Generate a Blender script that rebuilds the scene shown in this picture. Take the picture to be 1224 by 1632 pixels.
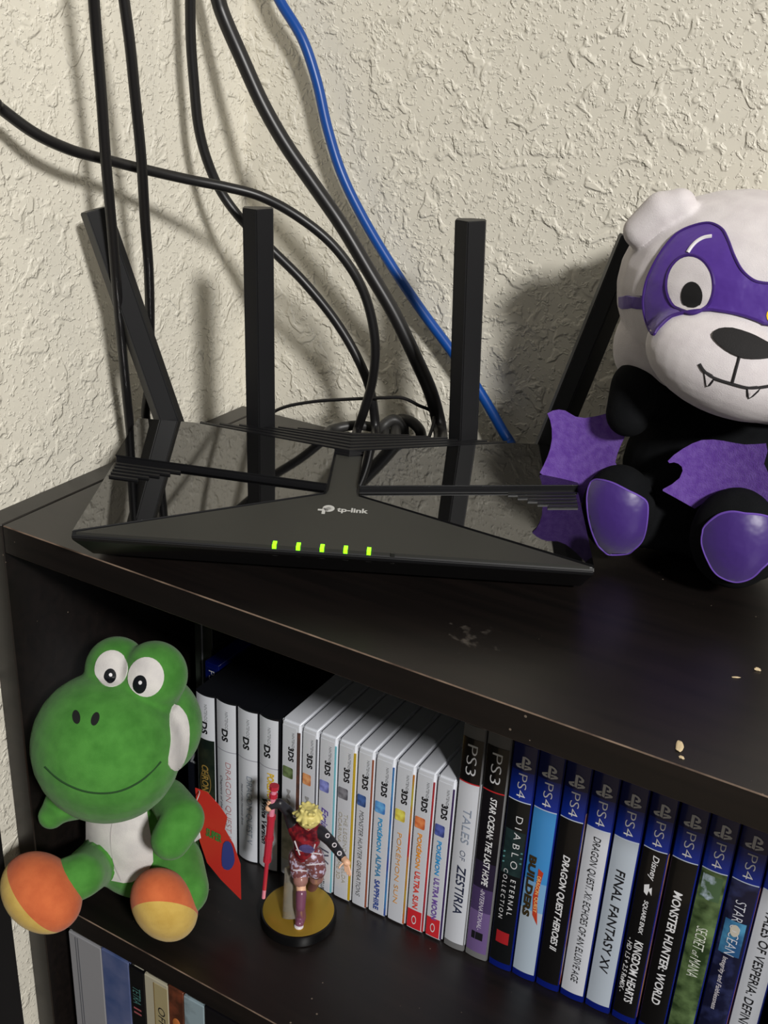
import bpy, bmesh, math, random
from mathutils import Vector, Matrix, Quaternion
from mathutils.bvhtree import BVHTree
from mathutils.geometry import delaunay_2d_cdt
for o in list(bpy.data.objects): bpy.data.objects.remove(o)
C = bpy.context.scene.collection
sc = bpy.context.scene
S = 0.001                                   # the scene is written in millimetres
random.seed(4)
# ------------------------------------------------------------------ camera
F, YAW, PITCH, ROLL = 1741.3, math.radians(28.80926), math.radians(24.51302), math.radians(3.07049)
CAM = Vector((501.345, -405.048, 290.343))
ROT = Matrix.Rotation(YAW, 3, 'Z') @ Matrix.Rotation(math.pi/2-PITCH, 3, 'X') @ Matrix.Rotation(ROLL, 3, 'Z')
cd = bpy.data.cameras.new('camera'); cam = bpy.data.objects.new('camera', cd); C.objects.link(cam)
cd.sensor_fit = 'HORIZONTAL'; cd.sensor_width = 36; cd.lens = 36*F/1224; cd.clip_start = 0.01
cam.matrix_world = Matrix.Translation(CAM*S) @ ROT.to_4x4()
sc.camera = cam
# ------------------------------------------------------------------ light
w = bpy.data.worlds.new('room'); sc.world = w; w.use_nodes = True
w.node_tree.nodes['Background'].inputs[0].default_value = (1.0, 0.96, 0.90, 1)
w.node_tree.nodes['Background'].inputs[1].default_value = 0.125
def area(name, loc, target, size, power, col):
    l = bpy.data.lights.new(name, 'AREA'); l.shape = 'DISK'; l.size = size; l.energy = power; l.color = col
    o = bpy.data.objects.new(name, l); C.objects.link(o)
    o.location = Vector(loc)*S
    o.rotation_euler = (Vector(target)-Vector(loc)).to_track_quat('-Z', 'Y').to_euler()
area('ceiling_lamp', (2450, -1700, 1740), (250, 150, 0), 0.34, 119, (1.0, 0.98, 0.945))
sc.view_settings.view_transform = 'Standard'; sc.view_settings.look = 'None'
sc.view_settings.exposure = 0.0; sc.view_settings.gamma = 1.0; sc.view_settings.use_curve_mapping = False

# ------------------------------------------------------------------ helpers
def ray(px, py): return ROT @ Vector(((px-612)/F, -(py-816)/F, -1.0))
def hit(px, py, pt, n):
    d = ray(px, py); pt = Vector(pt); n = Vector(n)
    return CAM + d*((pt-CAM).dot(n)/d.dot(n))
def atx(px, py, v): return hit(px, py, (v,0,0), (1,0,0))
def aty(px, py, v): return hit(px, py, (0,v,0), (0,1,0))
def atz(px, py, v): return hit(px, py, (0,0,v), (0,0,1))
def lin(c): return tuple(((v/255)/12.92 if v <= 10 else ((v/255+0.055)/1.055)**2.4) for v in c)+(1,)
MATS = {}
def mat(name, rgb, rough=0.5, bump=None, mottle=None, sheen=0, coat=0, metal=0, trans=0, emit=0, spec=0.5, ior=1.45, alpha=1):
    if name in MATS: return MATS[name]
    m = bpy.data.materials.new(name); m.use_nodes = True; MATS[name] = m
    nt = m.node_tree; b = nt.nodes['Principled BSDF']
    b.inputs['Base Color'].default_value = lin(rgb); b.inputs['Roughness'].default_value = rough
    b.inputs['Metallic'].default_value = metal; b.inputs['Specular IOR Level'].default_value = spec
    b.inputs['IOR'].default_value = ior
    if sheen: b.inputs['Sheen Weight'].default_value = sheen; b.inputs['Sheen Roughness'].default_value = 0.5
    if coat: b.inputs['Coat Weight'].default_value = coat; b.inputs['Coat Roughness'].default_value = 0.06
    if trans: b.inputs['Transmission Weight'].default_value = trans
    if alpha < 1: b.inputs['Alpha'].default_value = alpha
    if emit: b.inputs['Emission Color'].default_value = lin(rgb); b.inputs['Emission Strength'].default_value = emit
    if bump or mottle: tc = nt.nodes.new('ShaderNodeTexCoord')
    if bump:
        n = nt.nodes.new('ShaderNodeTexNoise'); n.inputs['Scale'].default_value = bump[0]; n.inputs['Detail'].default_value = 3
        bp = nt.nodes.new('ShaderNodeBump'); bp.inputs['Strength'].default_value = bump[1]; bp.inputs['Distance'].default_value = bump[2] if len(bump) > 2 else 0.001
        nt.links.new(tc.outputs['Object'], n.inputs['Vector']); nt.links.new(n.outputs['Fac'], bp.inputs['Height']); nt.links.new(bp.outputs['Normal'], b.inputs['Normal'])
    if mottle:
        rgb2, scale, lo, hi = mottle
        n = nt.nodes.new('ShaderNodeTexNoise'); n.inputs['Scale'].default_value = scale; n.inputs['Detail'].default_value = 4
        r = nt.nodes.new('ShaderNodeValToRGB'); r.color_ramp.elements[0].position = lo; r.color_ramp.elements[1].position = hi
        r.color_ramp.elements[0].color = lin(rgb); r.color_ramp.elements[1].color = lin(rgb2)
        nt.links.new(tc.outputs['Object'], n.inputs['Vector']); nt.links.new(n.outputs['Fac'], r.inputs['Fac']); nt.links.new(r.outputs['Color'], b.inputs['Base Color'])
    return m
RM = {}                                      # world matrix (mm) of each Empty
def thing(name, label, cat, loc=(0,0,0), rotz=0, group=None):
    o = bpy.data.objects.new(name, None); C.objects.link(o); o.empty_display_size = 0.02
    o.location = Vector(loc)*S; o.rotation_euler = (0,0,rotz); o['label'] = label; o['category'] = cat
    if group: o['group'] = group
    RM[o] = Matrix.Translation(Vector(loc)) @ Matrix.Rotation(rotz, 4, 'Z')
    return o
def root(o):
    while o.parent: o = o.parent
    return o
def to_mesh(bm, name):
    me = bpy.data.meshes.new(name); bm.to_mesh(me); bm.free(); return me
def obj(name, bm, m, parent=None, smooth=False, local=False, label=None):
    """link a bmesh (mm, world coordinates unless local) or a ready mesh as one object"""
    if isinstance(bm, bmesh.types.BMesh):
        M = Matrix.Scale(S, 4)
        if parent is not None and not local: M = M @ RM[root(parent)].inverted()
        bm.transform(M); me = to_mesh(bm, name)
        for mm in (m if isinstance(m, (list, tuple)) else [m]): me.materials.append(mm)
        if smooth:
            me.polygons.foreach_set('use_smooth', [True]*len(me.polygons)); me.set_sharp_from_angle(angle=0.75)
    else: me = bm
    o = bpy.data.objects.new(name, me); C.objects.link(o)
    if parent is not None: o.parent = parent
    if label: o['label'] = label
    return o
def tag(o, label, cat, group=None):
    o['label'] = label; o['category'] = cat
    if group: o['group'] = group
    return o
def struct(o): o['kind'] = 'structure'; return o
def box(x0, x1, y0, y1, z0, z1, bev=0, seg=1, bm=None, mi=None):
    b = bmesh.new()
    r = bmesh.ops.create_cube(b, size=1)
    for v in b.verts: v.co = Vector((x0+(v.co.x+.5)*(x1-x0), y0+(v.co.y+.5)*(y1-y0), z0+(v.co.z+.5)*(z1-z0)))
    if bev:
        res = bmesh.ops.bevel(b, geom=b.edges[:], offset=bev, segments=seg, profile=0.5, affect='EDGES')
        if mi is not None:
            for f in res['faces']: f.material_index = mi
    if bm is None: return b
    merge(bm, b); return bm
def merge(dst, src):
    tmp = bpy.data.meshes.new('t'); src.to_mesh(tmp); src.free(); dst.from_mesh(tmp); bpy.data.meshes.remove(tmp)
    return dst
def prism(pts, vec, bm=None, mi=0):
    """solid from a planar ring of 3D points pushed along vec"""
    b = bm or bmesh.new(); vec = Vector(vec)
    lo = [b.verts.new(Vector(p)) for p in pts]; hi = [b.verts.new(Vector(p)+vec) for p in pts]
    fs = [b.faces.new(lo[::-1]), b.faces.new(hi)]
    n = len(pts)
    for i in range(n): fs.append(b.faces.new((lo[i], lo[(i+1)%n], hi[(i+1)%n], hi[i])))
    for f in fs: f.material_index = mi
    bmesh.ops.recalc_face_normals(b, faces=fs)
    return b
def catmull(P, sub=8):
    P = [Vector(p) for p in P]; out = []
    for i in range(len(P)-1):
        a, b, c, d = P[max(i-1,0)], P[i], P[i+1], P[min(i+2,len(P)-1)]
        for k in range(sub):
            t = k/sub; t2 = t*t; t3 = t2*t
            out.append(0.5*((2*b)+(c-a)*t+(2*a-5*b+4*c-d)*t2+(3*b-3*c+d-a)*t3))
    out.append(P[-1]); return out
def tube(P, r, n=12, sub=8, bm=None, smooth_path=True):
    b = bm or bmesh.new(); pts = catmull(P, sub) if smooth_path else [Vector(p) for p in P]
    N = len(pts); rr = r if callable(r) else (lambda t: r)
    rings = []; up = Vector((0.31,0.2,0.93))
    for i, p in enumerate(pts):
        t = (pts[min(i+1,N-1)]-pts[max(i-1,0)]).normalized()
        s = (up - t*up.dot(t)).normalized(); up = s; q = t.cross(s)
        ra = rr(i/(N-1))
        rings.append([b.verts.new(p + (s*math.cos(a)+q*math.sin(a))*ra) for a in [2*math.pi*k/n for k in range(n)]])
    for i in range(N-1):
        for k in range(n): b.faces.new((rings[i][k], rings[i][(k+1)%n], rings[i+1][(k+1)%n], rings[i+1][k]))
    b.faces.new(rings[0][::-1]); b.faces.new(rings[-1])
    return b
def lathe(c, prof, n=48, bm=None, mis=None):
    b = bm or bmesh.new(); rings = []
    for r, z in prof: rings.append([b.verts.new((c[0]+r*math.cos(2*math.pi*k/n), c[1]+r*math.sin(2*math.pi*k/n), c[2]+z)) for k in range(n)])
    for i in range(len(prof)-1):
        for k in range(n):
            f = b.faces.new((rings[i][k], rings[i][(k+1)%n], rings[i+1][(k+1)%n], rings[i+1][k]))
            if mis: f.material_index = mis[i]
    b.faces.new(rings[0][::-1]); f = b.faces.new(rings[-1])
    if mis: f.material_index = mis[-1]
    return b
def ell(c, r, rot=None, bm=None, seg=32):
    b = bmesh.new(); bmesh.ops.create_uvsphere(b, u_segments=seg, v_segments=seg//2, radius=1)
    M = Matrix.Translation(Vector(c)) @ ((rot or Matrix.Identity(3)).to_4x4()) @ Matrix.Diagonal((*r, 1))
    b.transform(M)
    if bm is None: return b
    return merge(bm, b)
def cap(p, q, r0, r1, bm, n=16):
    """tapered capsule"""
    p, q = Vector(p), Vector(q)
    ell(p, (r0,)*3, bm=bm, seg=16); ell(q, (r1,)*3, bm=bm, seg=16)
    t = (q-p); L = t.length
    if L < 1e-4: return bm
    b = bmesh.new(); bmesh.ops.create_cone(b, cap_ends=True, segments=n, radius1=r0, radius2=r1, depth=L)
    b.transform(Matrix.Translation((p+q)/2) @ t.to_track_quat('Z','Y').to_matrix().to_4x4())
    return merge(bm, b)
def fuse(bm, voxel, smooth=4):
    """one continuous skin over overlapping solids (returns bmesh in mm)"""
    me = to_mesh(bm, 'fuse'); o = bpy.data.objects.new('fuse', me); C.objects.link(o)
    m = o.modifiers.new('r', 'REMESH'); m.mode = 'VOXEL'; m.voxel_size = voxel
    if smooth:
        s = o.modifiers.new('s', 'SMOOTH'); s.iterations = smooth; s.factor = 0.5
    dg = bpy.context.evaluated_depsgraph_get()
    out = bpy.data.meshes.new_from_object(o.evaluated_get(dg))
    b = bmesh.new(); b.from_mesh(out)
    bpy.data.objects.remove(o); bpy.data.meshes.remove(out); bpy.data.meshes.remove(me)
    return b
def tree(*bms):
    a = bmesh.new()
    for b in bms:
        t = bpy.data.meshes.new('t'); b.to_mesh(t); a.from_mesh(t); bpy.data.meshes.remove(t)
    bmesh.ops.triangulate(a, faces=a.faces[:]); bv = BVHTree.FromBMesh(a); a.free(); return bv
def smooth_ring(pts, sub=4):
    n = len(pts); out = []
    for i in range(n):
        a, b, c, d = [Vector((*pts[(i+k-1) % n], 0)) for k in range(4)]
        for k in range(sub):
            t = k/sub; t2 = t*t; t3 = t2*t
            v = 0.5*((2*b)+(c-a)*t+(2*a-5*b+4*c-d)*t2+(3*b-3*c+d-a)*t3); out.append((v.x, v.y))
    return out
def ellipse2(cx, cy, rx, ry, n=28, rot=0):
    return [(cx+rx*math.cos(t)*math.cos(rot)-ry*math.sin(t)*math.sin(rot), cy+rx*math.cos(t)*math.sin(rot)+ry*math.sin(t)*math.cos(rot)) for t in [2*math.pi*k/n for k in range(n)]]
def fill2(ring, step):
    """triangulate a 2D ring with inner points"""
    n = len(ring); vs = [Vector(p) for p in ring]; ed = [(i, (i+1) % n) for i in range(n)]
    xs = [p[0] for p in ring]; ys = [p[1] for p in ring]
    def inside(x, y):
        c = False; j = n-1
        for i in range(n):
            if (ring[i][1] > y) != (ring[j][1] > y) and x < (ring[j][0]-ring[i][0])*(y-ring[i][1])/(ring[j][1]-ring[i][1])+ring[i][0]: c = not c
            j = i
        return c
    y = min(ys)+step/2
    while y < max(ys):
        x = min(xs)+step/2
        while x < max(xs):
            if inside(x, y): vs.append(Vector((x, y)))
            x += step
        y += step
    r = delaunay_2d_cdt(vs, ed, [list(range(n))], 1, 1e-5)
    return r[0], r[2]
def patch(bv, ring, lift, caster, step=6, dip=0.6, dist=700):
    """appliqué: a ring of 2D coordinates cast by caster(x,y)->(origin,dir) onto a surface, given thickness"""
    V, Fs = fill2(ring, step); b = bmesh.new(); top = []; bot = []
    for v in V:
        o_, d_ = caster(v.x, v.y)
        h, nn, _, _ = bv.ray_cast(o_, d_)
        if h is None:
            h, nn, _, _ = bv.find_nearest(o_+d_.normalized()*dist)
        if nn.dot(d_) > 0: nn = -nn
        top.append(b.verts.new(h+nn*lift)); bot.append(b.verts.new(h-nn*dip))
    cnt = {}
    for f in Fs:
        try: b.faces.new([top[i] for i in f]); b.faces.new([bot[i] for i in reversed(f)])
        except ValueError: pass
        for i in range(len(f)):
            a, c = f[i], f[(i+1) % len(f)]; cnt[(a, c)] = 1
    for (a, c) in cnt:
        if (c, a) not in cnt:
            try: b.faces.new((top[c], top[a], bot[a], bot[c]))
            except ValueError: pass
    bmesh.ops.recalc_face_normals(b, faces=b.faces[:])
    return b
def camcast(x, y): return CAM.copy(), ray(x, y).normalized()
def seam(bv, pts, r, caster=camcast, lift=0.2, n=6, sub=5):
    P = []
    for x, y in pts:
        o_, d_ = caster(x, y); h, nn, _, _ = bv.ray_cast(o_, d_)
        if h is not None:
            if nn.dot(d_) > 0: nn = -nn
            P.append(h+nn*lift)
    return tube(P, r, n, sub)
_txt = {}
def text_bm(s, shear=0, bold=0):
    k = (s, shear, bold)
    if k not in _txt:
        c = bpy.data.curves.new('t', 'FONT'); c.body = s; c.size = 1; c.shear = shear; c.offset = bold; c.resolution_u = 3
        o = bpy.data.objects.new('t', c); C.objects.link(o)
        dg = bpy.context.evaluated_depsgraph_get(); me = bpy.data.meshes.new_from_object(o.evaluated_get(dg))
        bpy.data.objects.remove(o); bpy.data.curves.remove(c)
        xs = [v.co.x for v in me.vertices]; ys = [v.co.y for v in me.vertices]
        _txt[k] = (me, min(xs), max(xs), min(ys), max(ys))
    me, x0, x1, y0, y1 = _txt[k]
    b = bmesh.new(); b.from_mesh(me)
    for v in b.verts: v.co = Vector(((v.co.x-x0)/(x1-x0), (v.co.y-y0)/(y1-y0), 0))   # unit box
    return b
def slab2(ringlist, thick=0.05):
    """flat print from 2D rings in a unit plane, returned with z thickness 0"""
    b = bmesh.new()
    for ring in ringlist:
        vs = [b.verts.new((x, y, 0)) for x, y in ring]
        b.faces.new(vs)
    bmesh.ops.triangulate(b, faces=b.faces[:])
    return b

# ------------------------------------------------------------------ materials
def wall_material():
    m = bpy.data.materials.new('textured_cream_paint'); m.use_nodes = True; nt = m.node_tree; b = nt.nodes['Principled BSDF']
    b.inputs['Base Color'].default_value = lin((222, 217, 203)); b.inputs['Roughness'].default_value = 0.45
    L = nt.links.new; N = nt.nodes.new
    tc = N('ShaderNodeTexCoord')
    def noise(scale, det, dist, vec=None, rough=0.5):
        n = N('ShaderNodeTexNoise'); n.inputs['Scale'].default_value = scale; n.inputs['Detail'].default_value = det
        n.inputs['Distortion'].default_value = dist; n.inputs['Roughness'].default_value = rough
        L(vec or tc.outputs['Object'], n.inputs['Vector']); return n.outputs['Fac']
    def ramp(v, lo, hi):
        r = N('ShaderNodeMapRange'); r.inputs['From Min'].default_value = lo; r.inputs['From Max'].default_value = hi
        r.interpolation_type = 'SMOOTHSTEP'; L(v, r.inputs['Value']); return r.outputs['Result']
    def math_(op, a, c):
        n = N('ShaderNodeMath'); n.operation = op
        for i, v in enumerate((a, c)):
            if isinstance(v, (int, float)): n.inputs[i].default_value = v
            else: L(v, n.inputs[i])
        return n.outputs[0]
    big = ramp(noise(62, 2.5, 0.5), 0.54, 0.63)
    med = ramp(noise(175, 2, 0.5), 0.57, 0.69)
    small = ramp(noise(330, 2, 0.3), 0.56, 0.69)
    soft = noise(24, 2, 0)
    h = math_('ADD', math_('MULTIPLY', big, 0.9), math_('MULTIPLY', med, 0.55))
    h = math_('ADD', h, math_('MULTIPLY', small, 0.45))
    h = math_('ADD', h, math_('MULTIPLY', soft, 1.2))
    bp = N('ShaderNodeBump'); bp.inputs['Strength'].default_value = 0.7; bp.inputs['Distance'].default_value = 0.0013
    L(h, bp.inputs['Height']); L(bp.outputs['Normal'], b.inputs['Normal'])
    return m
def laminate():
    m = bpy.data.materials.new('espresso_laminate'); m.use_nodes = True; nt = m.node_tree; b = nt.nodes['Principled BSDF']
    L = nt.links.new; N = nt.nodes.new; tc = N('ShaderNodeTexCoord')
    mp = N('ShaderNodeMapping'); mp.inputs['Scale'].default_value = (6, 160, 160); L(tc.outputs['Object'], mp.inputs['Vector'])
    g = N('ShaderNodeTexNoise'); g.inputs['Scale'].default_value = 1; g.inputs['Detail'].default_value = 5; L(mp.outputs[0], g.inputs['Vector'])
    r = N('ShaderNodeValToRGB'); r.color_ramp.elements[0].color = lin((13, 10, 9)); r.color_ramp.elements[1].color = lin((24, 18, 16))
    r.color_ramp.elements[0].position = .3; r.color_ramp.elements[1].position = .75; L(g.outputs['Fac'], r.inputs['Fac'])
    # fine dust specks
    d = N('ShaderNodeTexVoronoi'); d.inputs['Scale'].default_value = 120; L(tc.outputs['Object'], d.inputs['Vector'])
    dn = N('ShaderNodeTexNoise'); dn.inputs['Scale'].default_value = 14; dn.inputs['Detail'].default_value = 3; L(tc.outputs['Object'], dn.inputs['Vector'])
    a = N('ShaderNodeMapRange'); a.inputs['From Min'].default_value = 0.45; a.inputs['From Max'].default_value = 0.75; a.inputs['To Min'].default_value = 0.0; a.inputs['To Max'].default_value = 0.13
    L(dn.outputs['Fac'], a.inputs['Value'])
    lt = N('ShaderNodeMath'); lt.operation = 'LESS_THAN'; L(d.outputs['Distance'], lt.inputs[0]); L(a.outputs['Result'], lt.inputs[1])
    mx = N('ShaderNodeMix'); mx.data_type = 'RGBA'; L(lt.outputs[0], mx.inputs['Factor']); L(r.outputs['Color'], mx.inputs['A']); mx.inputs['B'].default_value = lin((112, 100, 88))
    L(mx.outputs['Result'], b.inputs['Base Color'])
    # one pale dusty scuff on the top board
    sp = (atz(748, 1016, 0)-Vector((320, 131.5, -1040)))*S
    ds = N('ShaderNodeVectorMath'); ds.operation = 'DISTANCE'; L(tc.outputs['Object'], ds.inputs[0]); ds.inputs[1].default_value = sp
    fa = N('ShaderNodeMapRange'); fa.inputs['From Min'].default_value = 0.002; fa.inputs['From Max'].default_value = 0.019; fa.inputs['To Min'].default_value = .22; fa.inputs['To Max'].default_value = 0; L(ds.outputs['Value'], fa.inputs['Value'])
    sn = N('ShaderNodeTexNoise'); sn.inputs['Scale'].default_value = 190; sn.inputs['Detail'].default_value = 4; L(tc.outputs['Object'], sn.inputs['Vector'])
    sm = N('ShaderNodeMath'); sm.operation = 'ADD'; L(sn.outputs['Fac'], sm.inputs[0]); L(fa.outputs['Result'], sm.inputs[1])
    sr = N('ShaderNodeMapRange'); sr.inputs['From Min'].default_value = .66; sr.inputs['From Max'].default_value = .95; sr.inputs['To Max'].default_value = .4; L(sm.outputs[0], sr.inputs['Value'])
    sg = N('ShaderNodeMath'); sg.operation = 'LESS_THAN'; L(ds.outputs['Value'], sg.inputs[0]); sg.inputs[1].default_value = .019
    sx = N('ShaderNodeMath'); sx.operation = 'MULTIPLY'; L(sr.outputs['Result'], sx.inputs[0]); L(sg.outputs[0], sx.inputs[1])
    m2 = N('ShaderNodeMix'); m2.data_type = 'RGBA'; L(sx.outputs[0], m2.inputs['Factor']); L(mx.outputs['Result'], m2.inputs['A']); m2.inputs['B'].default_value = lin((128, 120, 112)); L(m2.outputs['Result'], b.inputs['Base Color'])
    rn = N('ShaderNodeTexNoise'); rn.inputs['Scale'].default_value = 9; rn.inputs['Detail'].default_value = 4; L(tc.outputs['Object'], rn.inputs['Vector'])
    rr = N('ShaderNodeMapRange'); rr.inputs['To Min'].default_value = 0.30; rr.inputs['To Max'].default_value = 0.46; L(rn.outputs['Fac'], rr.inputs['Value']); L(rr.outputs['Result'], b.inputs['Roughness'])
    b.inputs['Specular IOR Level'].default_value = .7
    bp = N('ShaderNodeBump'); bp.inputs['Strength'].default_value = 0.12; bp.inputs['Distance'].default_value = 0.0004; L(g.outputs['Fac'], bp.inputs['Height']); L(bp.outputs['Normal'], b.inputs['Normal'])
    return m
WALL = wall_material(); WOOD = laminate()
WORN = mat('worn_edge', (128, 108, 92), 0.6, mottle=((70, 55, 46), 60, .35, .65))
SEAM = mat('dark_gap', (12, 9, 8), 0.8)
CARPET = mat('beige_carpet', (120, 108, 92), 0.9, bump=(600, 0.6))
SATIN = mat('satin_black_plastic', (18, 18, 20), 0.42, bump=(2500, 0.08, 0.0002))
MATTE = mat('matte_charcoal_plastic', (45, 45, 42), 0.5, bump=(3000, 0.15, 0.0002))
GLOSS = mat('piano_black_plastic', (7, 7, 8), 0.03, spec=1.0, ior=1.8)
GREYPRINT = mat('grey_print', (190, 190, 188), 0.5)
DIMPRINT = mat('dim_icon_print', (95, 95, 95), 0.5)
LED = mat('green_led', (120, 255, 20), 0.3, emit=2.6)
LEDOFF = mat('unlit_led', (30, 32, 30), 0.3)
CABLE = mat('black_cable_jacket', (22, 21, 22), 0.38)
CABLEG = mat('grey_black_cable_jacket', (46, 45, 44), 0.45)
BLUEC = mat('blue_cable_jacket', (8, 66, 142), 0.36)

# ------------------------------------------------------------------ setting
FLOORZ = -1040; CEIL = 1800; YB = 272; XL = -3
struct(obj('floor', box(-400, 2600, -2600, 400, FLOORZ-40, FLOORZ), CARPET))
struct(obj('wall_back', box(XL-60, 2600, YB, YB+60, FLOORZ, CEIL), WALL))
struct(obj('wall_left', box(XL-60, XL, -700, YB, FLOORZ, CEIL), WALL))

# ------------------------------------------------------------------ bookcase
T = 18; D = 263; W = 640; SH = -293.5
bc = thing('bookcase', 'dark espresso laminate bookcase standing in the wall corner', 'bookcase', (W/2, D/2, FLOORZ))
obj('side_panel', box(0, 17, 0, D, FLOORZ, 0, .7, 1), WOOD, bc)
obj('side_panel', box(W-17, W, 0, D, FLOORZ, 0, .7, 1), WOOD, bc)
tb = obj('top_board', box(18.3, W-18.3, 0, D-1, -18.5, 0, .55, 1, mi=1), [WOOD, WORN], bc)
obj('panel_gap', box(17, 18.3, 1, D-1, -18, -1.2), SEAM, bc)
obj('panel_gap', box(W-18.3, W-17, 1, D-1, -18, -1.2), SEAM, bc)
for k in range(3):
    z = SH-k*311.5
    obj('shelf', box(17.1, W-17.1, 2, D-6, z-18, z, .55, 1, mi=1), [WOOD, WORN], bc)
obj('back_panel', box(17.1, W-17.1, D-5.5, D-1.5, FLOORZ+20, -18.6), WOOD, bc)
obj('kick_board', box(17.1, W-17.1, 12, 28, FLOORZ, SH-2*311.5-18.1), WOOD, bc)
# paint chips / crumbs lying on the top
def crumb(px, py, r, name, label, m):
    p = atz(px, py, 0); b = bmesh.new(); bmesh.ops.create_icosphere(b, subdivisions=2, radius=1)
    for v in b.verts: v.co = Vector((v.co.x*r[0], v.co.y*r[1], v.co.z*r[2]))*(1+random.uniform(-.22,.22))
    b.transform(Matrix.Translation(p+Vector((0,0,r[2]*.8))) @ Matrix.Rotation(random.uniform(0,3),4,'Z'))
    tag(obj(name, b, m, smooth=False), label, 'crumb', 'crumbs on the bookcase top')
CR = mat('cream_chip', (205, 185, 150), .7)
crumb(1082, 1191, (4.2, 1.8, .6), 'paint_chip', 'largest cream paint chip near the front edge of the bookcase top', CR)
crumb(1086, 1208, (1.4, 1.0, .4), 'paint_chip', 'tiny cream chip just in front of the largest chip', CR)
crumb(1207, 1068, (1.8, 1.4, .7), 'paint_chip', 'round cream crumb below the panda plush at the right frame edge', CR)
crumb(1173, 1080, (2.2, .5, .3), 'paint_chip', 'thin pale fibre crumb beside the round crumb', CR)

# dark upright board by the left wall, cut by the frame corner; unseen rest added to darken reflections
tag(obj('upright_board', box(XL+.3, 13, -700, -23, FLOORZ, 1000, 1), mat('black_board', (14, 13, 13), .55)), 'black upright board against the left wall, at the bottom left corner, extended out of view', 'board')

# ------------------------------------------------------------------ router
RA = math.radians(27.085); RO = Vector((107.95, -31.28, 0))
RW, RD, ZF, ZB = 276.0, 141.0, 32.65, 43.65
ca, sa = math.cos(RA), math.sin(RA)
def rl(u, v, z=None, up=0):
    """router local -> world; z None = on the sloping top"""
    if z is None: z = ZF+(ZB-ZF)*v/RD+up
    return Vector((RO.x+u*ca-v*sa, RO.y+u*sa+v*ca, z))
rc = rl(RW/2, RD/2, 0)
router = thing('wifi_router', 'black wide wedge-shaped router with four antennas and green lights', 'router', rc, RA)
prof = [(1.2, ZF-.4), (-.3, ZF-2.2), (0.6, ZF-4.5), (33, 4), (132, 4), (RD, 12), (RD, ZB-.2)]
b = bmesh.new()
prism([rl(0, v, z) for v, z in prof], rl(RW, 0, 0)-rl(0, 0, 0), b)
bmesh.ops.bevel(b, geom=b.edges[:], offset=.5, segments=2, affect='EDGES')
body = obj('housing', b, SATIN, router)
for u, v in ((30, 62), (246, 62), (24, 124), (252, 124)):
    obj('foot', lathe(rl(u, v, 0), [(7, 0), (7, 4.4)], 20), SATIN, router)
def panel(ring, lift, depth):
    top = [rl(u, v, None, lift) for u, v in ring]
    b = prism(top, (0, 0, -depth))
    bmesh.ops.bevel(b, geom=b.edges[:], offset=.35, segments=2, affect='EDGES')
    b.normal_update()
    for f_ in b.faces:
        if f_.normal.z < .9: f_.material_index = 1
    return b
mir = lambda R_: [(RW-u, v) for u, v in R_][::-1]
center = [(2.5, .6), (RW-2.5, .6), (147, 61), (146, 66), (146, 113), (138, 111.2), (130, 113), (130, 66), (129, 61)]
b = bmesh.new(); prism([rl(u, v, None, .5) for u, v in center], (0, 0, -2), b)
obj('center_panel', b, MATTE, router, label='matte charcoal middle panel')
front = [(0.2, 1.2), (127.5, 61.6), (128.5, 64.8), (0.2, 83.5)]
rear = [(0.2, 85.5), (128.5, 66.5), (129, 68), (129, 113.2), (37, 138.4), (.2, 139.5)]
obj('front_panel', panel(front, .8, 2.5), [GLOSS, SATIN], router, label='glossy front left panel')
obj('front_panel', panel(mir(front), .8, 2.5), [GLOSS, SATIN], router, label='glossy front right panel')
riser = [(.6, 86.2), (128.2, 67.3), (128.4, 68.4), (128.4, 112.8), (37, 137.8), (.6, 138.9)]
for side in (0, 1):
    m_ = mir if side else (lambda q: q)
    obj('panel_riser', panel(m_(riser), 3.2, 6), [SATIN, SATIN], router)
    obj('rear_panel', panel(m_(rear), 4.2, 1.0), [GLOSS, SATIN], router, label='glossy raised rear %s panel' % ('right' if side else 'left'))
# vent ribs on the front panels, parallel to the step
for side in (0, 1):
    for k in range(5):
        off = 4.5+k*4.0
        p0 = (2.5, 83.0-off+.6); p1 = (42-5.5*k, 83.0-off+.6-(39.5-5.5*k)*.147)
        ring = [p0, p1, (p1[0], p1[1]+1.7), (p0[0], p0[1]+1.7)]
        if side: ring = mir(ring)
        obj('vent_rib', prism([rl(u, v, None, 1.9) for u, v in ring], (0, 0, -1.8)), SATIN, router)
# chevron ribs along the back
for k in range(6):
    a = 1.2+k*4.6
    pts = [(40+k*12.5, 139.6+.35*k), (138, 112.6+a), (RW-40-k*12.5, 139.6+.35*k)]
    ring = [(u, v) for u, v in pts]+[(u, v+2.6) for u, v in pts[::-1]]
    b = bmesh.new()
    P0 = [rl(u, min(v, RD+1), None, 3.6) for u, v in ring]
    lo = [b.verts.new(p-Vector((0, 0, 5))) for p in P0]; hi = [b.verts.new(p) for p in P0]
    n = 6
    for (i, j, k2, l) in ((0, 1, 4, 5), (1, 2, 3, 4)):
        b.faces.new((hi[i], hi[j], hi[k2], hi[l])); b.faces.new((lo[l], lo[k2], lo[j], lo[i]))
    for i in range(n): b.faces.new((lo[i], lo[(i+1) % n], hi[(i+1) % n], hi[i]))
    bmesh.ops.recalc_face_normals(b, faces=b.faces[:])
    obj('chevron_rib', b, SATIN, router)
# deck under the chevrons
obj('rear_deck', prism([rl(u, v, None, 1.4) for u, v in [(36, 140), (130, 114), (138, 111.6), (146, 114), (RW-36, 140)]], (0, 0, -3)), SATIN, router)
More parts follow.
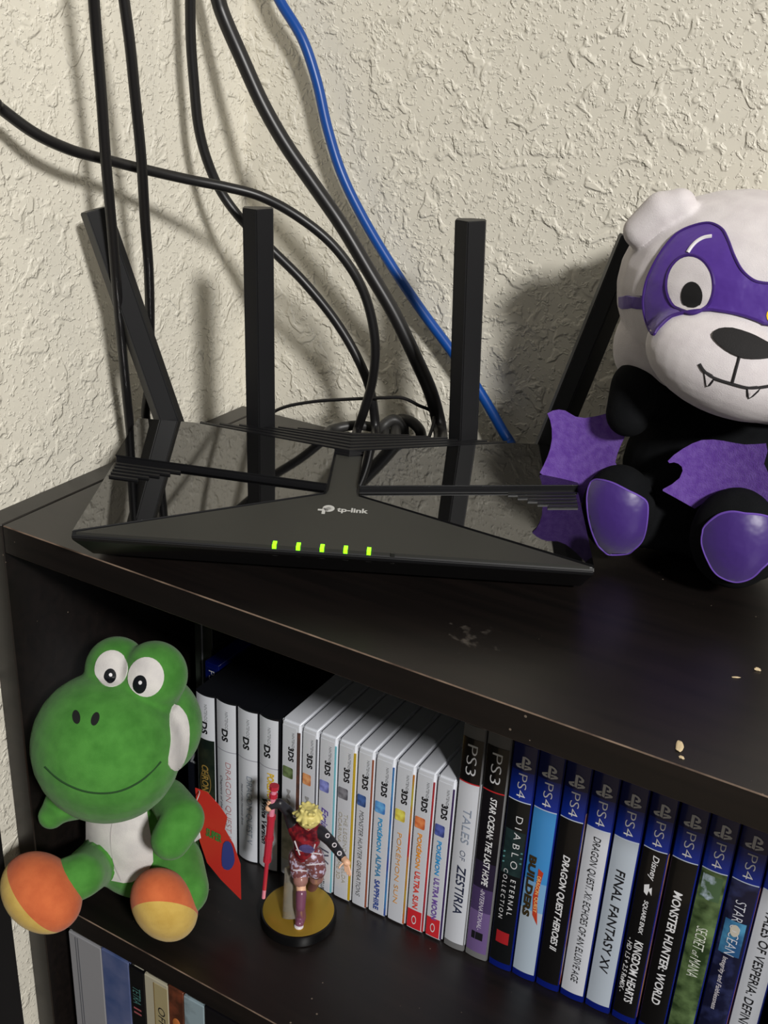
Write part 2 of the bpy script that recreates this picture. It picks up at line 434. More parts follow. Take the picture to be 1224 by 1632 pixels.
# lights with their icons
for i, u in enumerate((107.9, 120.5, 133.1, 145.5, 157.8, 170.4)):
    ring = [(u-1.05, -.2), (u+1.05, -.2), (u+1.05, 4.4), (u-1.05, 4.4)]
    if i < 5: obj('status_light', prism([rl(a_, v, None, .85) for a_, v in ring], (0, 0, -2.0)), LED, router, label='lit green status light')
    else: obj('status_light', prism([rl(a_, v, None, .7) for a_, v in ring], (0, 0, -2.0)), LEDOFF, router, label='unlit status light')
def on_front(b, u0, t0, wd, hd, name, m):
    """unit-box print on the undercut front face; t = distance down the face"""
    e0 = Vector((0.6, ZF-4.5)); e1 = Vector((33, 4)); d = (e1-e0).normalized(); nrm = Vector((d.y, -d.x))
    if nrm.x > 0: nrm = -nrm
    for v in b.verts:
        t = t0+(1-v.co.y)*hd; q = e0+d*t+nrm*.18
        v.co = rl(u0+v.co.x*wd, q.x, q.y)
    obj(name, b, m, router)
def arc(cx, cy, r, w_, a0, a1, n=14):
    o_ = [(cx+(r+w_/2)*math.cos(a), cy+(r+w_/2)*math.sin(a)) for a in [a0+(a1-a0)*k/n for k in range(n+1)]]
    i_ = [(cx+(r-w_/2)*math.cos(a), cy+(r-w_/2)*math.sin(a)) for a in [a1+(a0-a1)*k/n for k in range(n+1)]]
    return o_+i_
PI = math.pi
def ring_(cx, cy, r, w_, n=14): return [arc(cx, cy, r, w_, 0, PI, n), arc(cx, cy, r, w_, PI, 2*PI, n)]
icons = [
    [arc(.5, .5, .4, .14, PI*.68, PI*2.32), [(.44, .55), (.56, .55), (.56, 1), (.44, 1)]],
    [arc(.5, .15, .7, .16, PI*.27, PI*.73), arc(.5, .15, .36, .16, PI*.25, PI*.75), ellipse2(.5, .12, .12, .12, 10)],
    ring_(.5, .5, .45, .12)+ring_(.5, .5, .2, .1),
    ring_(.5, .5, .42, .14)+[[(.45, .1), (.55, .1), (.55, .9), (.45, .9)]],
    [[(.05, .35), (.95, .35), (.95, .22), (.05, .22)], [(.05, .35), (.18, .35), (.18, 1), (.05, 1)], [(.82, .35), (.95, .35), (.95, 1), (.82, 1)], [(.05, .88), (.95, .88), (.95, 1), (.05, 1)], [(.3, 0), (.7, 0), (.7, .12), (.3, .12)]],
    [[(.15, 0), (.85, 0), (.85, .14), (.15, .14)], [(.15, .14), (.3, .14), (.3, .6), (.15, .6)], [(.7, .14), (.85, .14), (.85, 1), (.7, 1)], [(.3, .46), (.7, .46), (.7, .6), (.3, .6)], [(.35, .88), (.7, .88), (.7, 1), (.35, 1)]],
]
for ic, u in zip(icons, (107.9, 120.5, 133.1, 145.5, 157.8, 170.4)):
    on_front(slab2(ic), u-1.5, 2.2, 3.0, 3.6, 'status_icon', DIMPRINT)
def on_top(b, u0, v0, wd, hd, name, m, up=.58):
    for v in b.verts: v.co = rl(u0+v.co.x*wd, v0+v.co.y*hd, None, up)
    obj(name, b, m, router)
on_top(text_bm('tp-link', 0, .03), 137.0, 39.6, 17.5, 6.6, 'logo_lettering', GREYPRINT)
lg = [arc(.62, .63, .26, .2, -PI*.62, PI*1.0, 20), [(.26, .34), (.46, .34), (.46, .66), (.26, .66)], [(0, .34), (.26, .34), (.26, .52), (0, .52)], [(.26, 0), (.46, 0), (.46, .34), (.26, .34)], [(.46, .34), (.62, .34), (.62, .52), (.46, .52)]]
on_top(slab2(lg), 126.4, 37.4, 9.4, 10.6, 'logo_mark', GREYPRINT)
# antennas
vdir = (rl(0, 1, 0)-rl(0, 0, 0)); udir = (rl(1, 0, 0)-rl(0, 0, 0))
def antenna(u, base_z, top_px, twist=0, L=None, lab=''):
    base = rl(u, RD+4, base_z)
    top = hit(top_px[0], top_px[1], base, vdir)
    ax = (top-base).normalized(); x = (udir-ax*udir.dot(ax)).normalized(); y = ax.cross(x)
    if y.dot(vdir) < 0: y = -y
    if twist:
        R_ = Matrix.Rotation(twist, 3, ax); x = R_ @ x; y = R_ @ y
    sec = [(-9.2, 4.5), (-9.2, -2.2), (-.8, -7.6), (9.2, -2.4), (9.2, 4.5), (0, 6)]
    b = bmesh.new(); b0 = base-ax*2
    prism([b0+x*s*.98+y*t for s, t in sec], top-b0, b)
    bmesh.ops.bevel(b, geom=b.edges[:], offset=.6, segments=2, affect='EDGES')
    a = obj('antenna', b, SATIN, router, label=lab)
    b = bmesh.new(); hb = rl(u, RD-1, base_z-2)
    b = tube([hb, hb+vdir*9], 6.5, 18, 1, smooth_path=False)
    obj('hinge', b, SATIN, a)
antenna(21, 36, (150, 334), -.25, lab='leftmost antenna, leaning to the left wall')
antenna(78.5, 36, (411, 331), .12, lab='second antenna from the left, upright')
antenna(208.5, 37, (750, 350), -.12, lab='third antenna from the left, upright')
antenna(262, 36, (1012, 380), .1, lab='rightmost antenna, leaning right behind the plush')

# ------------------------------------------------------------------ cables
def cable(pts, r, label, m=CABLE, tail=(), head=(), name='cable', cat='cable', plug=None):
    Q = [aty(x, y, d) for x, y, d in pts]; d0 = (Q[0]-Q[1]).normalized()
    if head == 'up':                          # keeps rising towards the ceiling
        d1 = (d0+Vector((0, 0, 1.2))).normalized(); h1 = Q[0]+d0*60; h2 = h1+d1*160; head = [h2+Vector((0, 0, 420)), h2+Vector((0, 0, 120)), h2, h1]
    P = [Vector(h) for h in head]+Q+[Vector(t) for t in tail]
    return tag(obj(name, tube(P, r, 14, 7), m, smooth=True), label, cat, 'cables behind the router')
cable([(148, -20, 62), (154, 60, 66), (162, 160, 70), (169, 260, 74), (178, 360, 80), (187, 470, 88), (197, 580, 98), (208, 690, 108)], 3.1,
      'leftmost hanging black cable, passing in front of the leftmost antenna', head='up', tail=[rl(-6, 150, 8), rl(14, 158, 6)])
cable([(195, -20, 84), (207, 70, 88), (215, 150, 92), (225, 250, 98), (231, 350, 106), (237, 430, 112), (239, 520, 120), (237, 610, 132), (237, 680, 140)], 3.1,
      'second hanging black cable from the left, passing behind the leftmost antenna', head='up', tail=[rl(30, 158, 12), rl(52, 158, 6)])
cable([(-18, 157, 16), (0, 172, 26), (55, 212, 44), (110, 238, 66), (160, 252, 88), (230, 270, 116), (300, 286, 140), (360, 298, 158), (415, 313, 172), (470, 342, 182), (525, 385, 192), (566, 438, 200), (588, 490, 206), (598, 550, 210), (594, 605, 213), (580, 655, 214), (568, 690, 214)], 3.2,
      'black cable sweeping in from the left edge, over the antenna top, into the router back', head=[(-6, -14, 262), (2, -8, 258)], tail=[rl(139, 146, 34), rl(139, 141, 30)])
cable([(303, -20, 176), (304, 60, 178), (309, 130, 180), (316, 200, 182), (330, 255, 186), (352, 305, 192), (385, 350, 198), (430, 395, 206), (485, 450, 214), (535, 512, 222), (572, 575, 226), (592, 630, 226), (599, 690, 224)], 3.3,
      'black cable curving down behind the second antenna to the router middle', head='up', tail=[rl(152, 150, 34), rl(151, 141, 30)])
cable([(342, -20, 200), (356, 25, 202), (385, 92, 204), (418, 165, 208), (455, 230, 212), (500, 295, 217), (545, 360, 221), (588, 432, 226), (628, 500, 231), (662, 570, 235), (688, 630, 236), (702, 690, 232)], 4.9,
      'thick black cable running diagonally from the top to the third antenna', head='up', tail=[rl(193, 150, 34), rl(193, 141, 30)])
cable([(435, -25, 256), (448, 5, 256), (482, 62, 257), (505, 130, 258), (522, 205, 258), (545, 278, 259), (580, 350, 260), (625, 425, 261), (672, 495, 262), (720, 560, 262), (765, 625, 261), (800, 685, 256), (815, 712, 250)], 3.6,
      'bright blue network cable hanging along the back wall', m=BLUEC, head='up', tail=[rl(236, 150, 32), rl(236, 141, 28)], name='network_cable')
cable([(425, 668, 200), (450, 650, 206), (500, 640, 214), (560, 636, 220), (610, 634, 224), (640, 634, 228), (665, 645, 230), (692, 664, 233)], 1.2,
      'thin black wire arching low behind the router', head=[rl(80, 143, 22), rl(82, 148, 34)], tail=[rl(184, 162, 26), rl(186, 160, 6)], name='thin_wire', cat='wire')
cable([(600, 700, 232), (612, 678, 240), (628, 669, 245), (642, 680, 248), (646, 705, 244)], 4.0,
      'short dark cable loop standing up behind the router middle', m=CABLEG, head=[rl(158, 141, 30), rl(160, 152, 30)], tail=[rl(175, 168, 8), rl(190, 164, 5)])
cable([(632, 676, 250), (650, 670, 252), (668, 684, 252), (674, 708, 248)], 4.0,
      'second dark cable loop, right of the standing loop', m=CABLEG, head=[rl(168, 172, 5), rl(166, 172, 14)], tail=[rl(192, 160, 8), rl(204, 160, 5)])
cable([(522, 690, 215), (540, 682, 222), (565, 678, 230), (590, 680, 236), (615, 688, 240)], 3.6,
      'dark cable lying flat behind the router, left of the loops', m=CABLEG, head=[rl(110, 141, 24), rl(112, 148, 24)], tail=[rl(160, 170, 6), rl(150, 176, 5)])

# ------------------------------------------------------------------ game cases on the middle shelf
def rowy(x): return 111+0.045*(x-109)
WHITE = mat('white_paper_print', (206, 209, 217), 0.3, coat=.4)
WHITE2 = mat('silver_white_print', (182, 192, 204), 0.3, coat=.4)
PLW = mat('white_case_plastic', (208, 211, 219), 0.35)
PLK = mat('black_case_plastic', (18, 19, 23), 0.33)
PLB = mat('blue_case_plastic', (10, 26, 110), 0.2, spec=.6)
PLC = mat('clear_case_plastic', (150, 150, 152), 0.12, trans=.45, ior=1.3)
HBLUE = mat('header_blue_print', (12, 44, 150), 0.25, coat=.5)
HBLUE2 = mat('header_dark_blue_print', (8, 24, 92), 0.25, coat=.5)
HBLK = mat('header_black_print', (12, 12, 14), 0.25, coat=.5)
INK = mat('black_ink', (22, 22, 26), .5); INKW = mat('white_ink', (225, 225, 228), .5); INKG = mat('grey_ink', (128, 130, 134), .5)
REDL = mat('red_ink', (196, 40, 44), .5)
LINEW = mat('pale_line_ink', (200, 210, 230), .5); LINEG = mat('grey_line_ink', (150, 150, 160), .5)
def ink(rgb): return mat('ink_%d_%d_%d' % rgb, rgb, .5)
def printm(rgb, **k): return mat('print_%d_%d_%d' % rgb, rgb, .3, coat=.4, **k)
def bulge(x, w, b): return -b*(1-(2*x/w)**2)
def strip(w, z0, z1, b, m, lift, parent, name='cover_band', n=8, bw=None, x0=0):
    """curved printed strip on the spine face (local frame: x across, y=0 the spine, z up)"""
    bm = bmesh.new(); g = []
    for i in range(n+1):
        x = x0-w/2+w*i/n; y = bulge(x, bw or w, b)-lift
        g.append([bm.verts.new((x, y, z0)), bm.verts.new((x, y, z1)), bm.verts.new((x, y+.6, z0)), bm.verts.new((x, y+.6, z1))])
    for a, c in zip(g, g[1:]):
        bm.faces.new((a[0], c[0], c[1], a[1])); bm.faces.new((a[2], a[3], c[3], c[2])); bm.faces.new((a[1], c[1], c[3], a[3])); bm.faces.new((a[0], a[2], c[2], c[0]))
    bm.faces.new((g[0][0], g[0][1], g[0][3], g[0][2])); bm.faces.new((g[-1][0], g[-1][2], g[-1][3], g[-1][1]))
    return obj(name, bm, m, parent, smooth=True, local=True)
def down(b, w, bl, x0, z0, length, height, m, parent, name='lettering', lift=.22):
    """unit-box lettering running down the spine: starts at z0, baseline at x0"""
    for v in b.verts:
        x = x0+v.co.y*height; v.co = Vector((x, bulge(x, w, bl)-lift, z0-v.co.x*length))
    return obj(name, b, m, parent, local=True)
def upright(b, w, bl, x0, z0, wd, ht, m, parent, name='logo_mark', lift=.22):
    for v in b.verts:
        x = x0+v.co.x*wd; v.co = Vector((x, bulge(x, w, bl)-lift, z0+v.co.y*ht))
    return obj(name, b, m, parent, local=True)
def shell(w, d, h, b, bev, m, parent, spine_back=.4):
    """the plastic case: front edge follows the curved spine"""
    bm = bmesh.new(); n = 8
    ring = [(-w/2+w*i/n, bulge(-w/2+w*i/n, w, b), 0) for i in range(n+1)]+[(w/2, d, 0), (-w/2, d, 0)]
    prism(ring, (0, 0, h), bm)
    if bev:
        e = [e for e in bm.edges if abs(e.verts[0].co.z-e.verts[1].co.z) < 1e-4 or abs(e.verts[0].co.x) > w/2-.01 and abs(e.verts[1].co.x) > w/2-.01]
        bmesh.ops.bevel(bm, geom=e, offset=bev, segments=3, affect='EDGES', clamp_overlap=True)
    return obj('case_shell', bm, m, parent, smooth=True, local=True)
def side_cover(w, d, z0, z1, m, parent, y0=.5):
    return obj('side_cover', box(w/2-.2, w/2+.25, y0, d-3, z0, z1), m, parent, local=True)
CASES = 'game cases in the front row on the middle shelf'
def case(x0, x1, label, d, zb=SH):
    xc = (x0+x1)/2
    return thing('game_case', label, 'game case', (xc, rowy(xc), zb), 0, CASES), x1-x0
PSLOGO = [
    [(.36, .06), (.53, .0), (.53, 1.0), (.36, .96)],                                  # stem
    [(.53, 1.0), (.74, .92), (.88, .76), (.88, .58), (.76, .47), (.60, .50), (.60, .64), (.70, .62), (.73, .70), (.68, .80), (.53, .86)],
    [(.0, .26), (.33, .42), (.33, .28), (.17, .20), (.33, .16), (.33, .02), (.10, .04), (.0, .14)],
    [(.56, .36), (.86, .36), (1.0, .26), (.96, .14), (.56, -.02), (.56, .12), (.78, .21), (.74, .25), (.56, .22)],
]
# --- DS: black cases, curved white spines
DSX = [72.0, 89.6, 107.9, 126.1, 143.4]
DSL = ['black plastic case with white spine, dark picture band and gold lettering, leftmost of the row',
       'black plastic case with white spine and pale red serif title',
       'black plastic case with white spine and slate blue serif title',
       'black plastic case with white spine and bold black title, behind the red staff']
for i in range(4):
    t, w = case(DSX[i]+.2, DSX[i+1]-.2, DSL[i], 131); H = 136.5; B = 1.9
    shell(w, 131, H, B, 0, PLK, t)
    sw = w-1.0
    strip(sw, 1.2, H-1.5, B, WHITE, .25, t, 'spine_paper')
    down(text_bm('NINTENDO'), w, B, 0.6, H-8, 15, 2.4, INKG, t, 'platform_lettering', .6)
    down(text_bm('DS', 0, .035), w, B, -2.6, H-23.5, 10.5, 5.4, INK, t, 'platform_lettering', .6)
    if i: strip(sw, H-43.0, H-42.3, B, LINEG, .34, t, 'divider_line')
    if i == 0:
        strip(sw*.94, 8, H-39, B, printm((20, 28, 25), mottle=((50, 54, 40), 70, .4, .7)), .36, t, 'cover_picture', bw=sw)
        down(text_bm('CHRONO', 0, .02), w, B, -3.2, H-62, 30, 6.2, ink((150, 122, 60)), t, 'title_lettering', .75)
        down(slab2(ring_(.5, .5, .46, .06, 16)), w, B, -5, H-66, 24, 10, ink((128, 104, 56)), t, 'logo_mark', .72)
    if i == 1:
        down(text_bm('DRAGON QUEST IV', .08, -.01), w, B, -.4, H-52, 74, 5.2, ink((172, 120, 122)), t, 'title_lettering', .6)
        down(text_bm('Chapters of the Chosen', .3), w, B, -5.2, H-66, 46, 2.6, ink((80, 78, 90)), t, 'subtitle_lettering', .6)
    if i == 2:
        down(text_bm('DRAGON QUEST V', .08, -.01), w, B, -.4, H-57, 62, 5.4, ink((120, 134, 150)), t, 'title_lettering', .6)
        down(text_bm('Hand of the Heavenly Bride', .3), w, B, -5.2, H-66, 38, 2.4, ink((80, 84, 96)), t, 'subtitle_lettering', .6)
    if i == 3:
        down(text_bm('POKEMON', .05, .04), w, B, 0.2, H-47, 26, 5.6, ink((205, 170, 50)), t, 'title_lettering', .6)
        down(text_bm('White Version', .1, .03), w, B, -4.6, H-71, 42, 4.6, INK, t, 'subtitle_lettering', .6)
        strip(2.4, H-70, H-47, .2, LINEG, 1.4, t, 'divider_line')
# --- 3DS: white rounded cases
X3 = [144.6, 161.2, 174.9, 189.8, 204.9, 218.4, 233.8, 248.6, 263.4, 277.4]
brown = printm((78, 60, 56), mottle=((130, 80, 62), 60, .4, .65))
D3 = [
 ('white case with green face icon and grey title, leftmost of the rounded white cases', (70, 84, 52), brown, [('MARIO', (150, 150, 152), 34, 0, 0.02, 24)], False),
 ('white case with orange icon and grey title, behind the blond figurine head', (190, 110, 70), printm((110, 112, 120)), [('MARIO', (150, 150, 152), 34, 0, 0.02, 24)], False),
 ('white case with lavender blue icon and purple script title', (92, 98, 160), printm((120, 190, 205)), [('Etrian', (96, 78, 160), 26, .25, 0, 20), ('IV', (90, 90, 110), 12, .1, 0, 0)], False),
 ('white case with grey shield icon and pale gold two-line title, yellow on its side', (86, 86, 92), printm((196, 164, 40)), [('THE LEGEND OF ZELDA', (168, 162, 140), 64, 0, -.005, 0), ('OCARINA OF TIME 3D', (176, 168, 142), 60, 0, -.005, 0)], False),
 ('white case with dark blue icon and thin black italic title', (36, 62, 110), printm((150, 84, 60)), [('MONSTER HUNTER GENERATIONS', (66, 66, 66), 76, .2, -.008, 0)], False),
 ('white case with blue icon and blue title, navy on its side', (64, 116, 190), printm((58, 62, 150), mottle=((70, 150, 200), 30, .4, .6)), [('POK\u00c9MON', (46, 150, 206), 29, 0, .03, 0), ('ALPHA', (60, 130, 176), 20, 0, .03, 0), ('SAPPHIRE', (44, 70, 150), 27, 0, .03, 0)], False),
 ('white case with yellow icon and pale orange title', (196, 168, 60), printm((190, 40, 40), mottle=((180, 180, 60), 20, .4, .6)), [('POK\u00c9MON SUN', (222, 160, 84), 62, 0, .0, 0)], False),
 ('white case with red icon, orange and red title and red foot band', (196, 90, 50), printm((196, 50, 44), mottle=((130, 40, 60), 25, .4, .6)), [('POK\u00c9MON', (232, 150, 50), 30, 0, .03, 0), ('ULTRA SUN', (220, 66, 52), 33, 0, .03, 0)], True),
 ('white case with dark blue icon, blue and purple title and red foot band', (52, 62, 120), printm((60, 40, 90)), [('POK\u00c9MON', (48, 150, 214), 29, 0, .03, 0), ('ULTRA MOON', (110, 80, 160), 37, 0, .03, 0)], True),
]
for i in range(9):
    lab, ic, sm, titles, redfoot = D3[i]
    t, w = case(X3[i], X3[i+1]-.5, lab, 130); H = 138.5; B = .35
    shell(w, 130, H, B, 1.6, PLW, t)
    ce = 2.4 if i == 0 else 1.6 if i == 3 else 1.1
    strip(w-2.2-ce, 2.2, H-4.2, B, WHITE, .2, t, 'spine_paper', bw=w, x0=-ce/2+.2)
    strip(ce, 2.4, H-7, B, sm, .2, t, 'cover_edge', bw=w, x0=w/2-.35-ce/2)
    w0 = w; w = w-1.6
    down(text_bm('NINTENDO'), w, B, 1.5, H-8.5, 14.5, 1.9, INKG, t, 'platform_lettering', .55)
    down(text_bm('3DS', 0, .035), w, B, -1.5, H-21, 12, 4.6, INK, t, 'platform_lettering', .55)
    upright(slab2([[(.12, 0), (.88, 0), (.97, .04), (1, .14), (1, .86), (.97, .96), (.88, 1), (.12, 1), (.03, .96), (0, .86), (0, .14), (.03, .04)]]), w, B, -w*.42, H-48, w*.6, 9.5, printm(ic, mottle=(tuple(min(255, int(c*1.5)+30) for c in ic), 140, .35, .7)), t, 'icon_print', .55)
    z = H-52
    if i == 3:
        down(text_bm(titles[0][0], 0, -.01), w, B, .2, z-8, 62, 2.9, ink(titles[0][1]), t, 'title_lettering', .55)
        down(text_bm(titles[1][0], 0, -.01), w, B, -4.3, z-8, 60, 2.9, ink(titles[1][1]), t, 'title_lettering', .55)
    elif i == 2:
        down(text_bm('Etrian', .3, .01), w, B, -3, z-10, 22, 5.5, ink(titles[0][1]), t, 'title_lettering', .55)
        down(text_bm('IV', .1, .0), w, B, -4, z-46, 13, 8, ink((84, 84, 104)), t, 'title_lettering', .55)
        down(text_bm('ATLUS', .0, .02), w, B, -1.6, 14, 11, 2.8, INK, t, 'publisher_lettering', .55)
    else:
        zz = z-(6 if i in (0, 1, 6) else 0)
        for s, c, L_, sh, bo, _ in titles:
            down(text_bm(s, sh, bo), w, B, -2.4, zz, L_, 4.2 if i > 4 else 3.4, ink(c), t, 'title_lettering', .55); zz -= L_+2.6
    if i == 0:
        strip(w-4, 16, 58, B, printm((196, 200, 192), mottle=((84, 100, 84), 70, .45, .7)), .3, t, 'cover_picture', bw=w0, x0=-1)
    if redfoot:
        strip(w-1.8, 2.4, 19, B, printm((206, 44, 52)), .3, t, 'cover_band', bw=w0, x0=-.4)
        upright(slab2(ring_(.5, .5, .43, .12)), w, B, -2.2, 6.5, 3.6, 8, INKW, t, 'logo_mark', .6)
# --- tall cases
def pscase(x0, x1, label, kind, spine, ring_top=None):
    t, w = case(x0, x1, label, 137); H = 185.5; B = 1.0; sw = w-1.3
    plastic = PLC if kind == 'clear' else PLB
    shell(w, 133, H, B, .5, plastic, t)
    zt = H-43.5                       # header ends here
    strip(sw, 6.0, zt, B, spine, .3, t, 'spine_paper')
    if kind == 'clear':
        strip(sw, zt, H-10, B, HBLK, .32, t, 'header_band'); strip(sw, zt-.9, zt, B, REDL, .36, t, 'divider_line')
        down(text_bm('PS3', .0, -.012), w, B, -3.2, H-14.5, 23, 7.0, INKW, t, 'platform_lettering', .62)
    else:
        strip(sw, zt, H-21, B, HBLUE, .32, t, 'header_band'); strip(sw, H-21, H-1.5, B, HBLUE2, .32, t, 'header_band')
        strip(sw, zt-.7, zt, B, LINEW, .36, t, 'divider_line')
        upright(slab2(PSLOGO), w, B, -5.0, H-19.2, 10.4, 9.6, INKW, t, 'logo_mark', .62)
        down(text_bm('PS4', .0, -.012), w, B, -2.4, H-22.8, 18, 5.8, INKW, t, 'platform_lettering', .62)
    return t, w, H, B, zt, sw
def title(c, s, z, L_, h, x, m, sh=0, bo=0, nm='title_lettering'):
    t, w, H, B, zt, sw = c
    return down(text_bm(s, sh, bo), w, B, x, z, L_, h, m, t, nm, .62)
c = pscase(278.3, 293.6, 'clear-edged tall case with white spine, black header and navy title', 'clear', WHITE)
title(c, 'TALES', 121, 28, 5.6, -1.6, ink((140, 150, 168)), .1, .0); title(c, 'OF', 87, 8.5, 3.8, -1.2, ink((96, 106, 128)), .1, -.012); title(c, 'ZESTIRIA', 74, 42, 6.4, -2.2, ink((36, 42, 68)), .1, .01)
side_cover(c[1], 133, 6, 142, WHITE, c[0])
c = pscase(294.6, 310.6, 'clear-edged tall case with black spine fading to purple, white italic title', 'clear', printm((18, 16, 22)))
strip(c[5], 6, 42, c[3], printm((112, 90, 140)), .34, c[0], 'cover_band'); strip(c[5], 42, 62, c[3], printm((74, 58, 100)), .34, c[0], 'cover_band'); strip(c[5], 62, 84, c[3], printm((40, 32, 54)), .34, c[0], 'cover_band')
title(c, 'STAR OCEAN: THE LAST HOPE', 137, 72, 4.6, -1.2, INKW, .2, .02); title(c, '-INTERNATIONAL-', 62, 36, 3.2, -1.0, ink((205, 198, 214)), .2, .005)
upright(slab2([[(0, .45), (.3, .45), (.3, 1), (0, 1)], [(.36, .45), (1, .45), (1, 1), (.36, 1)]]), c[1], c[3], -4, 12, 8, 12, INK, c[0], 'logo_mark', .6)
c = pscase(312.0, 328.2, 'blue tall case with black spine and teal numeral behind spaced white letters', 'blue', printm((16, 18, 20)))
strip(c[5]*.9, 82, 118, c[3], printm((24, 40, 42), mottle=((44, 66, 66), 60, .4, .7)), .34, c[0], 'cover_picture', bw=c[5])
for k in (-1.6, 0, 1.6): upright(slab2([[(0, 0), (1, .25), (1, .33), (0, .08)]]), c[1], c[3], -6.5, 94+k*2.6, 13, 14, ink((92, 150, 154)), c[0], 'logo_mark', .5)
title(c, 'D I A B L O', 130, 42, 4.6, -.6, INKW, 0, -.01); title(c, 'E T E R N A L', 79, 30, 3.4, 1.0, INKW, 0, 0); title(c, 'C O L L E C T I O N', 86, 42, 3.0, -4.6, INKW, 0, 0)
strip(c[5]*.6, 23, 33, .4, printm((168, 34, 40)), 1.1, c[0], 'publisher_print')
c = pscase(328.9, 345.2, 'blue tall case with sky blue spine and red banner logo', 'blue', printm((64, 140, 204)))
strip(c[5], 6, 60, c[3], printm((176, 190, 204)), .33, c[0], 'cover_band'); strip(c[5], 60, 84, c[3], printm((120, 166, 208)), .33, c[0], 'cover_band')
upright(slab2([[(.35, 1), (.72, .95), (.6, .72), (.56, .45), (.72, .12), (.78, 0), (.62, .06), (.36, .16), (.22, .5), (.36, .78)]]), c[1], c[3], -2.2, 50, 9.5, 46, printm((188, 62, 36)), c[0], 'logo_mark', .5)
title(c, 'DRAGON', 90, 15, 2.6, .9, ink((235, 190, 120)), 0, .01); title(c, 'QUEST', 73, 13, 2.6, .9, ink((235, 190, 120)), 0, .01)
title(c, 'BUILDERS', 104, 50, 5.0, -5.8, ink((56, 44, 20)), 0, .05)
c = pscase(346.1, 362.0, 'blue tall case with plain black spine and white italic title ending in II', 'blue', printm((16, 15, 16)))
title(c, 'DRAGON QUEST HEROES II', 114, 79, 5.4, -2.4, INKW, .2, .025)
side_cover(c[1], 133, 7, 148, printm((150, 70, 54), mottle=((180, 170, 170), 18, .45, .55)), c[0])
c = pscase(363.0, 379.2, 'tall case with white spine and long black italic title', 'blue', WHITE)
title(c, 'DRAGON QUEST. XI: ECHOES OF AN ELUSIVE AGE', 136, 120, 5.5, -2.6, INK, .2, .0)
c = pscase(380.2, 396.8, 'blue tall case with silver spine and bold black title ending in XV', 'blue', WHITE2)
title(c, 'FINAL FANTASY XV', 118, 84, 5.8, -2.6, INK, .1, .01)
c = pscase(398.2, 413.8, 'blue tall case with black spine, small crown logo and two-line white title', 'blue', printm((15, 14, 15)))
title(c, 'Disney', 138, 19, 5.0, -1.6, INKW, .25, .01); title(c, 'SQUARE ENIX', 103, 27, 3.2, -1.2, INKW, .15, .02, 'publisher_lettering')
upright(slab2([[(.1, .2), (.45, 0), (.55, .45), (.9, .1), (.8, .8), (.55, .6), (.5, 1), (.35, .6), (.0, .8)]]), c[1], c[3], -2.5, 107, 6, 9, INKW, c[0], 'logo_mark', .6)
title(c, 'KINGDOM HEARTS', 70, 52, 5.4, -1.6, INKW, .1, .02); title(c, '- HD 1.5 + 2.5 ReMIX -', 70, 46, 3.2, -6.0, INKW, .15, .01)
side_cover(c[1], 133, 7, 140, printm((120, 78, 110), mottle=((220, 160, 60), 16, .45, .6)), c[0])
c = pscase(415.4, 431.8, 'blue tall case with black spine and white bold serif title, no logos', 'blue', printm((15, 14, 14)))
title(c, 'MONSTER HUNTER: WORLD', 118, 92, 5.4, -2.6, INKW, .1, .02)
c = pscase(432.8, 448.8, 'blue tall case with green forest picture spine', 'blue', printm((40, 58, 30), mottle=((104, 128, 82), 90, .38, .66)))
strip(c[5]*.8, 120, 138, c[3], printm((70, 96, 66), mottle=((170, 186, 200), 110, .5, .6)), .35, c[0], 'cover_picture', bw=c[5])
title(c, 'SECRET', 99, 18, 6.6, -3, ink((214, 218, 206)), .1, -.005); title(c, 'of', 80, 4.5, 4.2, -2.6, ink((214, 218, 206)), .2); title(c, 'MANA', 74, 15, 6.6, -3, ink((214, 218, 206)), .1, -.005)
c = pscase(450.0, 466.6, 'blue tall case with starry dark blue spine and thin white title', 'blue', printm((20, 22, 48), mottle=((58, 66, 116), 60, .5, .75)))
strip(c[5]*.8, 86, 112, c[3], printm((40, 84, 130), mottle=((80, 150, 190), 80, .4, .7)), .35, c[0], 'cover_picture', bw=c[5])
title(c, 'STAR OCEAN', 128, 42, 6.2, -2.8, ink((210, 212, 222)), .1, -.012); title(c, 'Integrity and Faithlessness', 84, 43, 3.8, -3.4, ink((210, 205, 212)), .1, .01)
upright(slab2([ellipse2(.5, .5, .5, .5, 20)]), c[1], c[3], -2.2, 101, 5.5, 9, ink((196, 190, 176)), c[0], 'logo_mark', .68)
side_cover(c[1], 133, 7, 140, printm((90, 84, 130), mottle=((190, 110, 70), 16, .45, .6)), c[0])
c = pscase(467.4, 483.6, 'white spined tall case cut by the right frame edge, last of the row', 'blue', WHITE)
title(c, 'TALES OF VESPERIA: DEFINITIVE', 128, 104, 5.4, -2.6, INK, .1, .005)

